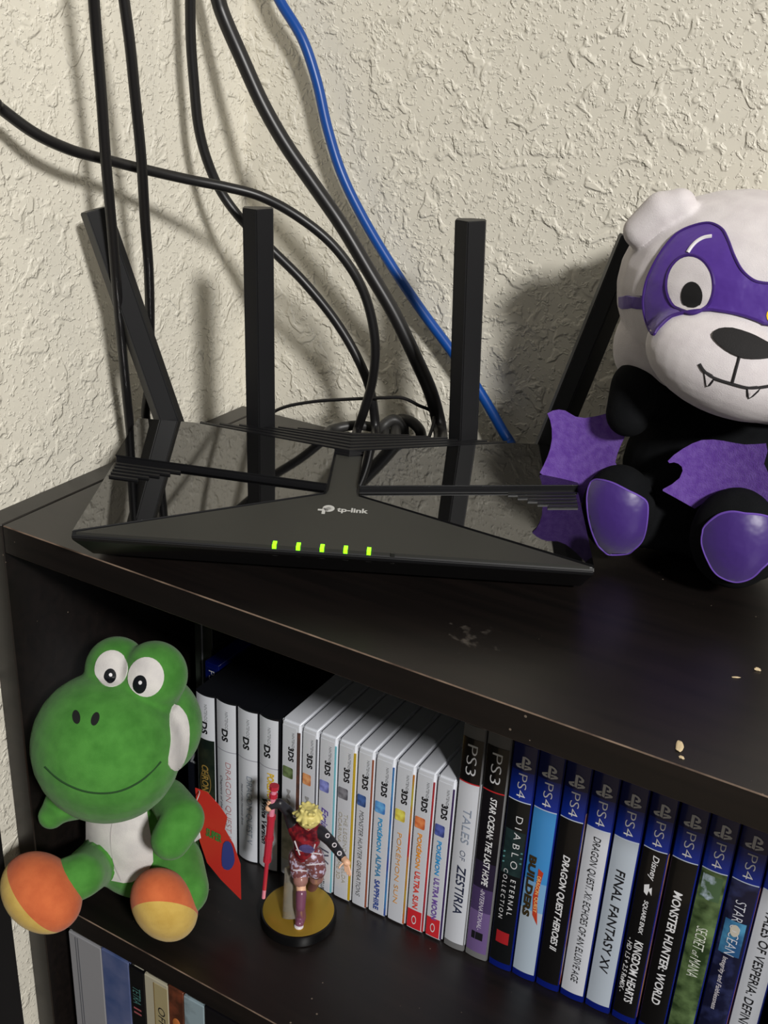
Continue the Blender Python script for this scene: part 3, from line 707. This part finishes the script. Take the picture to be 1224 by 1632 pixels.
# --- cases set back behind the green plush, left of the row
t = thing('game_case', 'slim blue handheld game case set back beside the first white spine', 'game case', (61, 142, SH))
shell(13, 108, 137, .5, .5, PLB, t); strip(11.6, 2, 133, .5, HBLUE2, .2, t, 'spine_paper')
down(text_bm('PSV', 0, -.01), 13, .5, -2.2, 131, 14, 5.2, INKW, t, 'platform_lettering', .5)
t = thing('game_case', 'grey-green tall case set back in the dark behind the green plush', 'game case', (42, 156, SH))
shell(17, 100, 186, 1, .5, mat('dark_case_plastic', (26, 28, 30), .3), t); strip(15.6, 3, 184, 1, printm((44, 52, 46), mottle=((66, 74, 64), 40, .4, .7)), .3, t, 'spine_paper')
strip(1.2, 10, 180, 0, LINEG, 1.6, t, 'divider_line')
t = thing('game_case', 'dark navy case in the shadow just left of the first white spine', 'game case', (61.5, 118, SH))
shell(13, 22, 118, .5, .5, mat('navy_case_plastic', (18, 24, 40), .3), t); strip(11.6, 2, 117, .5, printm((20, 22, 30)), .2, t, 'spine_paper')
upright(slab2([[(0, 0), (.3, 0), (1, 1), (.7, 1)], [(.4, 0), (1, 0), (1, .2), (.4, .2)]]), 13, .5, -3, 62, 6, 10, INKG, t, 'logo_mark', .5)

# ------------------------------------------------------------------ books on the lower shelf
BZ = SH-311.5; BY = 9
def book(px, w, label, m, h, dep=200, lines=()):
    x0 = aty(px[0], px[1], BY).x
    t = thing('book', label, 'book', (x0+w/2, BY, BZ), 0, 'books on the lower shelf')
    obj('page_block', box(-w/2+1, w/2-1, 4, dep-3, 3, h-3), mat('page_paper', (190, 184, 168), .8), t, local=True)
    for s in (-1, 1): obj('cover_board', box(min(s*w/2, s*(w/2-1)), max(s*w/2, s*(w/2-1)), 1, dep, 0, h), m, t, local=True)
    obj('spine', box(-w/2, w/2, 0, 2.5, 0, h, .6, 2), m, t, local=True)
    return t, w, h
PX = [(108, 1476), (160, 1505), (204, 1527), (229, 1544), (267, 1567), (292, 1580), (325, 1597)]
xs = [aty(a, b_, BY).x for a, b_ in PX]
wd = [b_-a-.4 for a, b_ in zip(xs, xs[1:])]
t, w_, h_ = book(PX[0], wd[0], 'thick pale grey book with a double dark line, leftmost on the lower shelf', printm((142, 142, 146)), 280)
for k in (.20, .27): obj('spine_line', box(-w_/2+w_*k, -w_/2+w_*k+.7, -.25, .3, 5, h_-2), mat('slate_line', (84, 86, 92), .5), t, local=True)
t, w_, h_ = book(PX[1], wd[1], 'muted blue mottled book beside the pale grey one', printm((58, 76, 120), mottle=((96, 104, 140), 40, .35, .7)), 281)
t, w_, h_ = book(PX[2], wd[2], 'black book with small teal and red lettering', printm((14, 14, 16)), 279)
down(text_bm('TETRA', .1), w_, 0, -4, 262, 16, 7, ink((70, 116, 112)), t, 'title_lettering', .3); down(text_bm('II'), w_, 0, -4, 242, 6, 7, ink((150, 80, 84)), t, 'title_lettering', .3)
down(text_bm('UNI', .1), w_, 0, -4, 186, 16, 7, INKG, t, 'title_lettering', .3)
t, w_, h_ = book(PX[3], wd[3], 'cream book with a ruled panel and black italic lettering', printm((172, 166, 146)), 280)
obj('spine_panel', box(-w_*.08, w_*.48, -.3, .3, 8, h_-3), printm((160, 148, 112)), t, local=True)
obj('spine_line', box(-w_*.1, -w_*.07, -.35, .3, 8, h_-3), mat('ochre_line', (120, 96, 50), .5), t, local=True)
down(text_bm('OFFICIAL', .2, .0), w_, 0, w_*.06, 256, 42, w_*.3, INK, t, 'title_lettering', .4); down(text_bm('NINTENDO', .2, .0), w_, 0, w_*.06, 208, 46, w_*.3, INK, t, 'title_lettering', .4)
t, w_, h_ = book(PX[4], wd[4], 'brown ornate book beside the cream one', printm((70, 40, 28), mottle=((126, 66, 44), 60, .45, .7)), 282)
obj('emblem', ell((0, -.2, h_-33), (3.4, .6, 5)), ink((176, 104, 50)), t, local=True)
t, w_, h_ = book(PX[5], wd[5], 'pale blue picture book beside the brown one', printm((140, 158, 166), mottle=((84, 92, 96), 55, .5, .72)), 280)
xl = xs[6]
t, w_, h_ = book(PX[6], 34, 'thick black book with pink marks on its spine', printm((15, 14, 17)), 281)
obj('emblem', ell((-7, -.2, h_-46), (4.2, .6, 5.4)), ink((168, 84, 100)), t, local=True)
obj('emblem', ell((6, -.2, h_-48), (4.2, .6, 5)), ink((168, 84, 100)), t, local=True)

# ------------------------------------------------------------------ soft toys
class Blob:
    """overlapping ellipsoids and tapered capsules fused into one continuous skin; faces take the material of the nearest primitive"""
    def __init__(s): s.bm = bmesh.new(); s.p = []
    def e(s, c, r, mi=0, rot=None):
        c = Vector(c); ell(c, r, rot, s.bm); s.p.append(('e', c, Vector(r), (rot or Matrix.Identity(3)).transposed(), mi)); return s
    def c(s, pts, rs, mi=0):
        pts = [Vector(p) for p in pts]
        for i in range(len(pts)-1):
            cap(pts[i], pts[i+1], rs[i], rs[i+1], s.bm); s.p.append(('c', pts[i], pts[i+1], rs[i], rs[i+1], mi))
        return s
    def near(s, q):
        best = (1e9, 0)
        for p in s.p:
            if p[0] == 'e':
                l = p[3] @ (q-p[1]); k = math.sqrt(sum((l[i]/p[2][i])**2 for i in range(3))); d = (k-1)*min(p[2]); mi = p[4]
            else:
                a, b_ = p[1], p[2]; ab = b_-a; t = max(0, min(1, (q-a).dot(ab)/max(ab.dot(ab), 1e-9))); d = (q-(a+ab*t)).length-(p[3]+(p[4]-p[3])*t); mi = p[5]
            if d < best[0]: best = (d, mi)
        return best[1]
    def done(s, voxel, smooth=4):
        b = fuse(s.bm, voxel, smooth)
        if len({p[-1] for p in s.p}) > 1:
            for f in b.faces: f.material_index = s.near(f.calc_center_median())
        return b
def plush(name, rgb, rgb2=None, sheen=.12):
    return mat(name, rgb, 0.95, bump=(2600, .45, .0006), mottle=(rgb2 or tuple(int(v*.86) for v in rgb), 90, .35, .7), sheen=sheen, spec=.15)
PW = plush('white_plush', (216, 210, 211), (206, 199, 201)); PB = plush('black_plush', (13, 14, 16), (18, 19, 21), .0)
FELT = mat('purple_felt', (112, 82, 164), .95, bump=(1300, .6, .0005), mottle=((96, 62, 150), 260, .35, .65), sheen=.15, spec=.1)
SATP = mat('purple_satin', (76, 42, 140), .46, bump=(55, .35, .004), spec=.6, sheen=.2)
PADP = mat('dark_purple_satin', (60, 33, 112), .42, bump=(45, .4, .004), spec=.6, sheen=.25)
THREAD = mat('black_thread', (26, 24, 26), .7); THREADP = mat('purple_thread', (58, 28, 110), .6); THREADW = mat('white_thread', (225, 222, 225), .6)
YEL = mat('yellow_felt', (232, 190, 40), .9)

# --- panda-bat plush
pp = thing('panda_plush', 'seated white and black panda plush with purple eye mask, fangs and felt wings', 'soft toy', (400, 205, 0))
H0 = aty(1214, 492, 205)
f = (CAM-H0); f.z = 0; f.normalize()
f = (f+Vector((0, 0, .12))).normalized()
r = Vector((0, 0, 1)).cross(f).normalized(); u = f.cross(r)
R0 = Matrix.Rotation(-math.radians(13), 3, f); r, u = R0 @ r, R0 @ u
HB = Matrix((r, f, u)).transposed()
def hp(px, py, fo): return hit(px, py, H0+f*fo, f)
hd = Blob()
hd.e(H0, (80, 60, 60), 0, HB)
hd.e(hp(1048, 545, 2), (24, 26, 28), 0, HB)                       # cheek
hd.e(H0+r*56-u*18+f*2, (24, 26, 28), 0, HB)
hd.e(hp(1165, 580, 48), (45, 27, 27), 0, HB)                       # muzzle
ea = hp(1021, 368, 22); eb = hp(1084, 326, 24)
hd.c([ea, (ea+eb)/2+u*3, eb], [9.5, 11, 8.5])
ref = lambda p: p - r*(2*(p-H0).dot(r))
hd.c([ref(ea), ref((ea+eb)/2+u*2), ref(eb)], [9.5, 11, 8.5])
hb_ = hd.done(1.5, 3); HT = tree(hb_)
head = obj('head', hb_, PW, pp, smooth=True)
Z5 = lambda pts: [(820+x/3.03, 290+y/3.03) for x, y in pts]
D_ = (H0-CAM).length-50
def hpatch(name, ring, m, lift, step=5, dip=.8, par=head, lab=None):
    return obj(name, patch(HT, ring, lift, camcast, step, dip, D_), m, par, smooth=True, label=lab)
AX0 = Vector((1229, 470)); AXD = Vector((-.26, .966)).normalized()
def mirror2(pts):
    o_ = []
    for x, y in pts:
        v = Vector((x, y))-AX0; pr = AXD*v.dot(AXD); w_ = AX0+pr*2-v; o_.append((w_.x, w_.y))
    return o_
half = Z5([(1248, 492), (1200, 490), (1150, 475), (1100, 430), (1060, 360), (1030, 280), (1000, 232), (940, 206), (860, 220), (790, 255), (730, 320), (680, 400), (645, 480), (630, 555), (632, 620), (650, 690), (678, 740), (702, 708), (762, 655), (850, 634), (940, 626), (990, 628), (1080, 640), (1160, 665), (1205, 688)])
mask = hpatch('eye_mask', half+mirror2(half)[::-1], SATP, 1.2, 6, .8, lab='purple satin eye mask')
for hh in (half, mirror2(half)): obj('mask_trim', seam(HT, hh, .75, lift=1.2), THREADP, mask)
strap = hpatch('mask_strap', Z5([(470, 618), (520, 612), (632, 614), (636, 560), (590, 556), (545, 548), (480, 548)]), SATP, .8, 5, .8, lab='purple satin strap of the mask')
for side, F_ in ((0, lambda q: q), (1, mirror2)):
    eye = hpatch('eye', F_(Z5(ellipse2(852, 500, 106, 134, 32, -.05))), PW, 1.5, 5, .6)
    obj('eye_trim', seam(HT, F_(Z5(ellipse2(852, 500, 113, 142, 32, -.05)+[(965, 500)])), .95, lift=1.1), THREADP, eye)
    hpatch('pupil', F_(Z5(ellipse2(862, 552, 50, 68, 26))), mat('pupil_black_felt', (14, 13, 14), .85), 1.9, 5, .5, eye)
    obj('brow_stitch', seam(HT, F_(Z5([(842, 345), (860, 318), (885, 293), (918, 275), (955, 268)])), 1.0, lift=1.2), THREADW, mask)
hpatch('bridge_emblem', ellipse2(1238, 503, 17, 15, 20), YEL, 1.6, 4, .6, mask, 'small yellow felt patch on the mask bridge')
# the muzzle swells over the mask's lower edge
nose = hpatch('nose', Z5(smooth_ring([(955, 738), (985, 714), (1050, 711), (1130, 735), (1190, 763), (1250, 800), (1262, 835), (1224, 852), (1150, 856), (1085, 846), (1020, 812), (968, 768)], 2)), mat('black_nose_felt', (24, 22, 23), .8, bump=(1500, .5, .0004)), 1.4, 5, .6)
obj('mouth_stitch', seam(HT, Z5([(1085, 846), (1068, 910), (1052, 970)]), .8), THREAD, head)
obj('mouth_stitch', seam(HT, Z5([(893, 878), (915, 912), (960, 945), (1050, 975), (1130, 995), (1200, 990), (1260, 976), (1330, 940)]), .8), THREAD, head)
for tri in ([(918, 915), (930, 985), (962, 945)], [(1125, 994), (1133, 1042), (1185, 993)]):
    fg = hpatch('fang', Z5(tri), PW, .7, 4, .4)
    obj('fang_stitch', seam(HT, Z5(tri+[tri[0]]), .6, sub=3), THREAD, fg)
# body, arms and legs in black
T0 = aty(1150, 742, 214); T0.z = 52
bd = Blob()
bd.e(T0, (58, 40, 54)); bd.e(T0+Vector((6, 4, 36)), (40, 33, 30))
FL_ = aty(985, 812, 170); FR_ = aty(1172, 858, 158)
FL_.z = max(FL_.z, 27.5); FR_.z = max(FR_.z, 29.5)
bd.c([T0+Vector((-22, -8, -30)), FL_+Vector((6, 10, -6))], [21, 18]); bd.e(FL_, (21.5, 17, 27.5))
bd.c([T0+Vector((20, -14, -30)), FR_+Vector((6, 12, -8))], [21, 20]); bd.e(FR_, (24.5, 18, 29))
sh = T0+Vector((-34, -6, 40))
bd.c([sh, aty(1012, 614, 172), aty(1002, 660, 170)], [14, 13.5, 13])
bd.c([T0+Vector((40, -8, 34)), T0+Vector((58, -26, 14)), T0+Vector((50, -46, 4))], [13, 13, 11])
bb = bd.done(1.6, 5); BT = tree(bb)
for v in bb.verts: v.co.z = max(v.co.z, 0.1)
bodyo = obj('body', bb, PB, pp, smooth=True)
Z4 = lambda pts: [(860+x/3.363, 700+y/3.363) for x, y in pts]
dB = (FL_-CAM).length-18
for ring in (smooth_ring([(285, 235), (330, 222), (400, 240), (480, 280), (540, 312), (570, 350), (566, 450), (545, 530), (500, 580), (430, 618), (380, 608), (320, 560), (278, 450), (264, 320)], 2),
             smooth_ring([(895, 465), (960, 410), (1030, 390), (1100, 400), (1190, 410), (1260, 450), (1265, 560), (1230, 640), (1180, 690), (1130, 735), (1050, 755), (960, 720), (910, 650), (878, 560), (882, 500)], 2)):
    ring = Z4(ring)
    pad = obj('foot_pad', patch(BT, ring, 1.5, camcast, 5, .8, dB), PADP, bodyo, smooth=True, label='purple satin foot pad')
    obj('pad_stitch', seam(BT, ring+[ring[0]], .6, lift=1.3), mat('lilac_thread', (104, 72, 168), .6), pad)
Z6 = lambda pts: [(820+x/3.03, 620+y/3.03) for x, y in pts]
def wing(pts, yf, lab):
    V, Fs = fill2(smooth_ring(pts, 2) if False else pts, 7); b = bmesh.new(); top = []; bot = []
    for v in V:
        p = aty(v.x, v.y, yf(v.x, v.y)); d = (CAM-p).normalized()
        top.append(b.verts.new(p+d*.7)); bot.append(b.verts.new(p-d*.7))
    E_ = {}
    for q in Fs:
        b.faces.new([top[i] for i in q]); b.faces.new([bot[i] for i in reversed(q)])
        for i in range(len(q)): E_[(q[i], q[(i+1) % len(q)])] = 1
    for a, c_ in E_:
        if (c_, a) not in E_: b.faces.new((top[c_], top[a], bot[a], bot[c_]))
    bmesh.ops.recalc_face_normals(b, faces=b.faces[:])
    return obj('wing', b, FELT, pp, smooth=False, label=lab)
lw = Z6([(158, 118), (185, 104), (215, 99), (245, 104), (272, 120), (294, 133), (340, 140), (400, 130), (440, 119), (468, 113), (476, 122), (472, 135), (482, 165), (497, 203), (550, 198), (535, 225), (512, 275), (498, 310), (487, 352), (505, 400), (490, 470), (440, 540), (360, 570), (302, 538), (250, 506), (185, 452), (122, 404), (140, 370), (158, 330), (172, 290), (181, 240), (180, 190), (172, 150)])
wing(lw, lambda x, y: 172+3*math.sin((x-862)/40)+ (y-700)*-.02, 'left purple felt wing, over the router corner')
rw_ = Z6([(740, 348), (770, 318), (815, 287), (860, 262), (905, 246), (960, 244), (1010, 250), (1060, 260), (1110, 268), (1170, 266), (1215, 262), (1222, 300), (1205, 360), (1225, 405), (1300, 420), (1280, 560), (1205, 545), (1150, 505), (1090, 490), (1045, 492), (1000, 508), (950, 530), (915, 548), (870, 578), (830, 555), (780, 527), (716, 492), (716, 484), (760, 460), (797, 430), (812, 395), (808, 375), (790, 360), (770, 354), (748, 358)])
wing(rw_, lambda x, y: 160+4*math.sin((x-1060)/50), 'right purple felt wing, spread above the foot')

# --- green plush on the middle shelf (plain frog-like soft toy)
gp = thing('green_plush', 'green seated plush toy with white belly and orange-yellow feet on the middle shelf', 'soft toy', (95, 40, SH))
GR = plush('green_plush_fabric', (76, 138, 58), (62, 120, 47)); GR2 = plush('pale_green_plush', (150, 186, 138)); GW = plush('grey_white_plush', (214, 210, 206), (198, 194, 192))
ORG = plush('orange_plush', (206, 108, 64), (190, 94, 56)); YLW = plush('yellow_plush', (208, 176, 92), (194, 160, 78))
G0 = aty(170, 1190, 8)
g = Blob()
g.e(G0, (48.5, 45, 48)); g.e(aty(240, 1155, 40), (34, 33, 36))
for px, py, d, rr in ((186, 1066, 30, 20), (246, 1076, 36, 21)): g.e(aty(px, py, d), (rr, rr, rr+1))
g.e((aty(186, 1066, 30)+aty(246, 1076, 36))/2-Vector((0, 0, 12)), (30, 22, 24))
gb = g.done(1.6, 6); GT = tree(gb)
gh = obj('head', gb, GR, gp, smooth=True)
dG = (G0-CAM).length-40
def gpatch(name, ring, m, lift, par, T_=GT, step=5, lab=None): return obj(name, patch(T_, ring, lift, camcast, step, .7, dG), m, par, True, label=lab)
for (ex, ey, rx, ry), (qx, qy, s_) in (((178, 1066, 26, 29), (176, 1078, 9.5)), ((233, 1079, 28, 31), (224, 1090, 10.5))):
    e_ = gpatch('eye', ellipse2(ex, ey, rx, ry, 28, .15), GW, .8, gh)
    gpatch('pupil', ellipse2(qx, qy, s_, s_*1.35, 20, .1), mat('dark_bead', (20, 22, 26), .25), 1.3, e_, step=3)
    gpatch('glint', ellipse2(qx+1, qy-3, 2.6, 3.0, 12), THREADW, 1.6, e_, step=2)
for cx, cy, ro in ((122, 1143, -.1), (152, 1146, .35)): gpatch('nostril', ellipse2(cx, cy, 6, 11, 18, ro), mat('nostril_black', (16, 18, 16), .9), .6, gh, step=3)
obj('mouth_stitch', seam(GT, [(72, 1222), (100, 1246), (140, 1262), (185, 1262), (225, 1244), (256, 1214)], .7), mat('dark_green_thread', (28, 66, 26), .7), gh)
gpatch('cheek', smooth_ring([(278, 1122), (296, 1140), (301, 1170), (296, 1205), (282, 1228), (268, 1218), (272, 1180), (270, 1145)], 3), GW, .8, gh, lab='pale cheek patch')
B0 = aty(222, 1318, 46)
q = Blob(); q.e(B0, (40, 33, 46)); q.e(B0+Vector((0, 2, -20)), (43, 36, 32))
q0 = Blob(); q0.e(B0, (40, 33, 46)); q0.e(B0+Vector((0, 2, -20)), (43, 36, 32)); q0b = q0.done(1.6, 5); TORSO = tree(q0b); q0b.free()
LF = aty(66, 1422, -34); RF = aty(262, 1442, 14)
RF.z = max(RF.z, SH+31)
q.c([aty(160, 1370, 30), aty(130, 1395, -12), LF], [17, 15, 16]); q.c([aty(280, 1375, 42), RF+Vector((4, 14, 4))], [19, 18])
q.c([aty(140, 1275, 26), aty(98, 1282, 4), aty(82, 1300, -2)], [12, 12, 9])
q.c([aty(268, 1272, 36), aty(292, 1305, 22), aty(272, 1338, 10)], [13, 14, 13])
gbm = q.done(1.6, 5)
for v in gbm.verts:
    if v.co.y > -1: v.co.z = max(v.co.z, SH+.1)
GBT = tree(gbm); gbo = obj('body', gbm, GR, gp, smooth=True)
gpatch('belly', smooth_ring([(143, 1290), (185, 1282), (226, 1272), (238, 1318), (244, 1372), (222, 1398), (198, 1406), (160, 1392), (140, 1350), (136, 1315)], 2), GW, 1.0, gbo, TORSO, 6, lab='white belly patch')
obj('belly_seam', seam(TORSO, [(185, 1290), (178, 1330), (182, 1370), (194, 1402)], .5, lift=1.0), mat('grey_thread', (170, 166, 164), .8), gbo)
def foot(c, rad, rot, d, th, lab):
    b = Blob().e(c, rad, 0, rot).done(1.4, 4); d = Vector(d).normalized()
    bmesh.ops.bisect_plane(b, geom=b.verts[:]+b.edges[:]+b.faces[:], plane_co=c+d*th, plane_no=d, dist=.02)
    for fc in b.faces:
        if (fc.calc_center_median()-c).dot(d) > th: fc.material_index = 1
    for v in b.verts:
        if v.co.y > -2: v.co.z = max(v.co.z, SH+.1)
    return obj('foot', b, [ORG, YLW], gp, smooth=True, label=lab)
cdir = (CAM-RF).normalized()
foot(RF, (22.5, 20, 32), Matrix.Rotation(.35, 3, 'X'), cdir*.75+Vector((-.1, 0, -.8)), 5.5, 'orange foot with yellow sole facing out')
foot(LF, (29, 23, 23), Matrix.Rotation(.45, 3, 'Y'), Vector((-.6, -.62, -.75)), 3.5, 'orange foot with yellow underside, hanging over the edge')
tagp = [(311, 1256), (330, 1263), (350, 1285), (362, 1303), (358, 1322), (372, 1346), (383, 1378), (384, 1434), (352, 1402), (330, 1375), (318, 1340)]
REDT = mat('red_card', (178, 44, 36), .4, coat=.2)
pts = [aty(x, y, 52+(x-311)*.10) for x, y in tagp]
n_ = (pts[4]-pts[0]).cross(pts[8]-pts[0]).normalized()
tg = obj('hang_tag', prism([hit(x, y, pts[0], n_) for x, y in tagp], n_*.5), REDT, gp, label='red card hang tag')
def tprint(b, x0, y0, dx, dy, m, nm):
    n2 = n_ if n_.dot(CAM-pts[0]) > 0 else -n_
    for v in b.verts:
        px, py = x0[0]+dx[0]*v.co.x+dy[0]*v.co.y, x0[1]+dx[1]*v.co.x+dy[1]*v.co.y; v.co = hit(px, py, pts[0]+n2*.75, n_)
    obj(nm, b, m, tg)
tprint(text_bm('SUPER', 0, .05), (328, 1332), 0, (25, 12), (1, -13), ink((60, 110, 50)), 'tag_lettering')
tprint(slab2([smooth_ring([(0, 0), (.6, .05), (1, .5), (.7, 1), (.1, .8)], 3)]), (354, 1380), 0, (20, 14), (0, -46), ink((48, 56, 120)), 'tag_print')
obj('tag_loop', tube([aty(308, 1290, 50), aty(314, 1275, 46), aty(318, 1262, 51), aty(312, 1258, 55)], .35, 6), mat('clear_nylon', (190, 190, 190), .3), gp)
obj('care_label', box(-3, 3, -.2, .2, -6, 6).__class__ and prism([aty(x, y, 40) for x, y in ((306, 1298), (314, 1306), (319, 1336), (310, 1342))], (.3, .4, 0)), mat('white_satin_label', (215, 215, 218), .4), gp)

# --- small painted figurine on a round gold base
BC = (181.5, 83, SH)
fg = thing('figurine', 'small painted figurine with yellow hair and long red staff on gold disc', 'figurine', BC)
obj('base', lathe(BC, [(25.6, 0), (26.8, .8), (26.8, 6.6), (26.2, 8.2), (25.4, 8.4)], 64), mat('gloss_black_base', (12, 12, 13), .2), fg, smooth=True)
obj('base_disc', lathe((BC[0], BC[1], BC[2]+8.2), [(24.8, 0), (25.1, .5), (24.6, .8)], 64), mat('gold_disc', (190, 156, 62), .38, metal=.75, bump=(500, .1, .0003)), fg, smooth=True)
SKIN = mat('figure_skin', (226, 178, 146), .45); RJ = mat('figure_red_jacket', (138, 30, 40), .32, mottle=((84, 22, 34), 260, .42, .6)); SLV = mat('figure_dark_sleeve', (36, 36, 42), .4, bump=(700, .4, .0004))
TR = mat('figure_patterned_trousers', (112, 66, 66), .38, mottle=((178, 168, 190), 420, .52, .6)); BT_ = mat('figure_boot', (112, 66, 88), .3); KN = mat('figure_knee', (150, 108, 100), .25)
f3 = lambda x, y, d: aty(x, y, d)
ft = atz(479, 1461, SH+11.6)
hip = f3(488, 1378, 86); kn1 = f3(479, 1402, 80); kn2 = f3(504, 1398, 90)
che = f3(487, 1334, 86); nk = f3(490, 1316, 82); hc = f3(492, 1303, 77)
bl = Blob()
bl.e(hc, (6.6, 6.4, 7.2), 2); bl.c([nk, hc], [3, 3.4], 2)
bl.c([f3(473, 1322, 86), f3(504, 1326, 86)], [6.2, 6.2], 0); bl.e(che, (11, 8, 9), 0); bl.c([che, f3(487, 1358, 87)], [9, 8], 0)
bl.c([f3(478, 1366, 87), f3(496, 1366, 88)], [8, 8], 1)
bl.c([f3(478, 1366, 87), f3(478, 1388, 83)], [8.2, 6.8], 1); bl.c([f3(498, 1366, 88), f3(505, 1386, 88)], [8.2, 6.6], 1)
bl.c([f3(478, 1390, 83), kn1], [4.6, 5.4], 4); bl.c([f3(505, 1388, 88), kn2], [5.0, 5.4], 4)
bl.c([kn1, f3(480, 1420, 77)], [3.6, 3.4], 2); bl.c([f3(480, 1424, 76), f3(479, 1446, 72), ft], [3.8, 3.4, 4], 3); bl.c([ft, ft+Vector((2.4, -5, -.6))], [4.0, 3.2], 3)
bl.c([kn2, f3(497, 1412, 100)], [4.4, 4.2], 3)
bl.c([f3(468, 1318, 86), f3(459, 1293, 84), f3(446, 1280, 80), f3(433, 1284, 77)], [4.6, 3.8, 3.2, 2.7], 5)
bl.c([f3(511, 1326, 86), f3(526, 1340, 84), f3(540, 1358, 80), f3(546, 1367, 79)], [4.4, 3.8, 3.2, 2.8], 5)
bl.c([f3(433, 1284, 77), f3(428, 1288, 75.5)], [2.2, 2.4], 2); bl.c([f3(546, 1367, 79), f3(552, 1374, 77)], [2.1, 2.5], 2)
fb = bl.done(.55, 3)
fbo = obj('body', fb, [RJ, TR, SKIN, BT_, KN, SLV], fg, smooth=True)
HC = (CAM-hc).normalized()*2.2; hr = Blob(); hr.e(hc+HC+Vector((0, 0, .6)), (8.2, 8.0, 7.4))
rng = random.Random(7)
for k in range(26):
    a = 2*PI*k/13; el_ = .25 if k < 13 else .95
    d = Vector((math.cos(a)*math.cos(el_), math.sin(a)*math.cos(el_), math.sin(el_)))
    s_ = hc+HC+Vector((0, 0, .6))+d*6.4; e_ = s_+d*3.0+Vector((rng.uniform(-1.6, 1.6), rng.uniform(-1.6, 1.6), -2.4*(1-el_)))
    if d.y < -.35 and el_ < .5: e_.z += 1.6
    hr.c([s_, e_], [2.6, 1.1])
obj('hair', hr.done(.5, 2), mat('figure_hair', (214, 200, 124), .5), fbo, smooth=True)
FD = (CAM-hc).normalized(); FD.z = -.1; FD.normalize(); FR3 = Vector((0, 0, 1)).cross(FD)
for s in (-1, 1): obj('eye', ell(hc+FD*6.1+FR3*2.3*s+Vector((0, 0, -.6)), (.8, .8, 1.0), seg=12), INK, fbo)
obj('nose', ell(hc+FD*6.7+Vector((0, 0, -2)), (.55, .7, .8), seg=10), SKIN, fbo)
obj('mouth', ell(hc+FD*6.2+Vector((0, 0, -3.8)), (1.0, .5, .25), seg=10), REDL, fbo)
# fingers: closed on the staff, and open on the lowered hand
SA, SB = f3(437, 1254, 79), f3(420, 1431, 70)
def hand(base, dirs, ax, ln, rr, name):
    h_ = Blob(); h_.e(base, (2.5, 2.1, 2.3))
    for d0, d1, k in dirs: a_ = base+Vector(d0); m_ = a_+Vector(d1)*ln*k; h_.c([a_, m_, m_+(Vector(d1)+Vector(ax))*.45*ln*k], [rr, rr*.92, rr*.75])
    return obj(name, h_.done(.32, 1), SKIN, fbo, smooth=True)
ps = SA+(SB-SA)*.17; inw = (f3(446, 1280, 80)-ps).normalized()
hand(ps+inw*3.0, [((0, -1, 2.4-k*1.5), (-.95, -.55, 0), kk) for k, kk in enumerate((.9, 1.05, 1, .8))]+[((0, 1.6, 1.6), (-.9, .3, .3), .8)], (.2, .9, 0), 4.2, .72, 'hand')
hb2 = f3(553, 1375, 77)
hand(hb2, [((k*1.1-1.6, -.6, -1.2), (.35+k*.05, -.25, -.85), kk) for k, kk in enumerate((.8, 1.0, 1.06, .92))]+[((-1.8, -1.2, .3), (-.35, -.75, -.5), .75)], (.15, -.2, -.4), 4.0, .7, 'hand')
# coat details
for a_, b2 in (((470, 1340), (478, 1362)), ((502, 1345), (496, 1366)), ((463, 1352), (512, 1362)), ((462, 1386), (490, 1388)), ((490, 1378), (516, 1376))):
    FT = FT if 'FT' in globals() else None
    if FT is None:
        t_ = bmesh.new(); t_.from_mesh(fbo.data); t_.transform(Matrix.Translation(Vector(BC)) @ Matrix.Scale(1000, 4)); FT = tree(t_); t_.free()
    P_ = [(a_[0]+(b2[0]-a_[0])*k/5, a_[1]+(b2[1]-a_[1])*k/5) for k in range(6)]
    obj('piping', seam(FT, P_, .5, lift=.25, n=6, sub=2), mat('figure_white_trim', (206, 200, 206), .4), fbo)
for x, y in ((522, 1332), (533, 1347), (541, 1360), (470, 1300)):
    ringp = [(x+3.0*math.cos(k), y+3.0*math.sin(k)) for k in [2*PI*i/9 for i in range(10)]]
    obj('sleeve_ring', seam(FT, ringp, .4, lift=.2, n=6, sub=2), mat('figure_white_trim', (206, 200, 206), .4), fbo)
obj('belt_plate', patch(FT, ellipse2(489, 1352, 12, 6, 16, .2), .8, camcast, 3, .4, 780), mat('figure_violet_plate', (82, 72, 120), .3), fbo)
obj('shoe_toe', ell(ft+Vector((2.8, -6.2, -1.8)), (3.4, 3.2, 1.6), seg=14), mat('figure_white_trim', (206, 200, 206), .4), fbo)
sd = (SB-SA)
STR = mat('figure_red_staff', (176, 40, 58), .3); STP = mat('figure_pink_staff', (214, 130, 152), .3)
stf = obj('staff', tube([SA+sd*.26, SA+sd*.45, SA+sd*.62, SA+sd*.66], 2.7, 10, 2), STR, fg, smooth=False, label='red staff')
obj('staff_blade', tube([SA+sd*.64, SA+sd*.92], 1.5, 10, 1), STR, stf); obj('staff_tip', tube([SA+sd*.91, SB], 1.35, 10, 1), STP, stf)
obj('staff_grip', tube([SA+sd*.02, SA+sd*.27], 2.0, 10, 1), STP, stf)
for t_, rr in ((0.0, 3.3), (.07, 2.9), (.26, 3.1), (.45, 3.2), (.64, 2.9)): obj('staff_collar', tube([SA+sd*(t_-.012), SA+sd*(t_+.02)], rr, 10, 1), STR, stf)
obj('support_post', tube([f3(464, 1382, 88), atz(463, 1462, SH+9.2)], lambda t: 4.6+1.2*t, 16, 2), mat('clear_support_plastic', (196, 190, 176), .15, trans=.75, ior=1.3), fg, smooth=True)
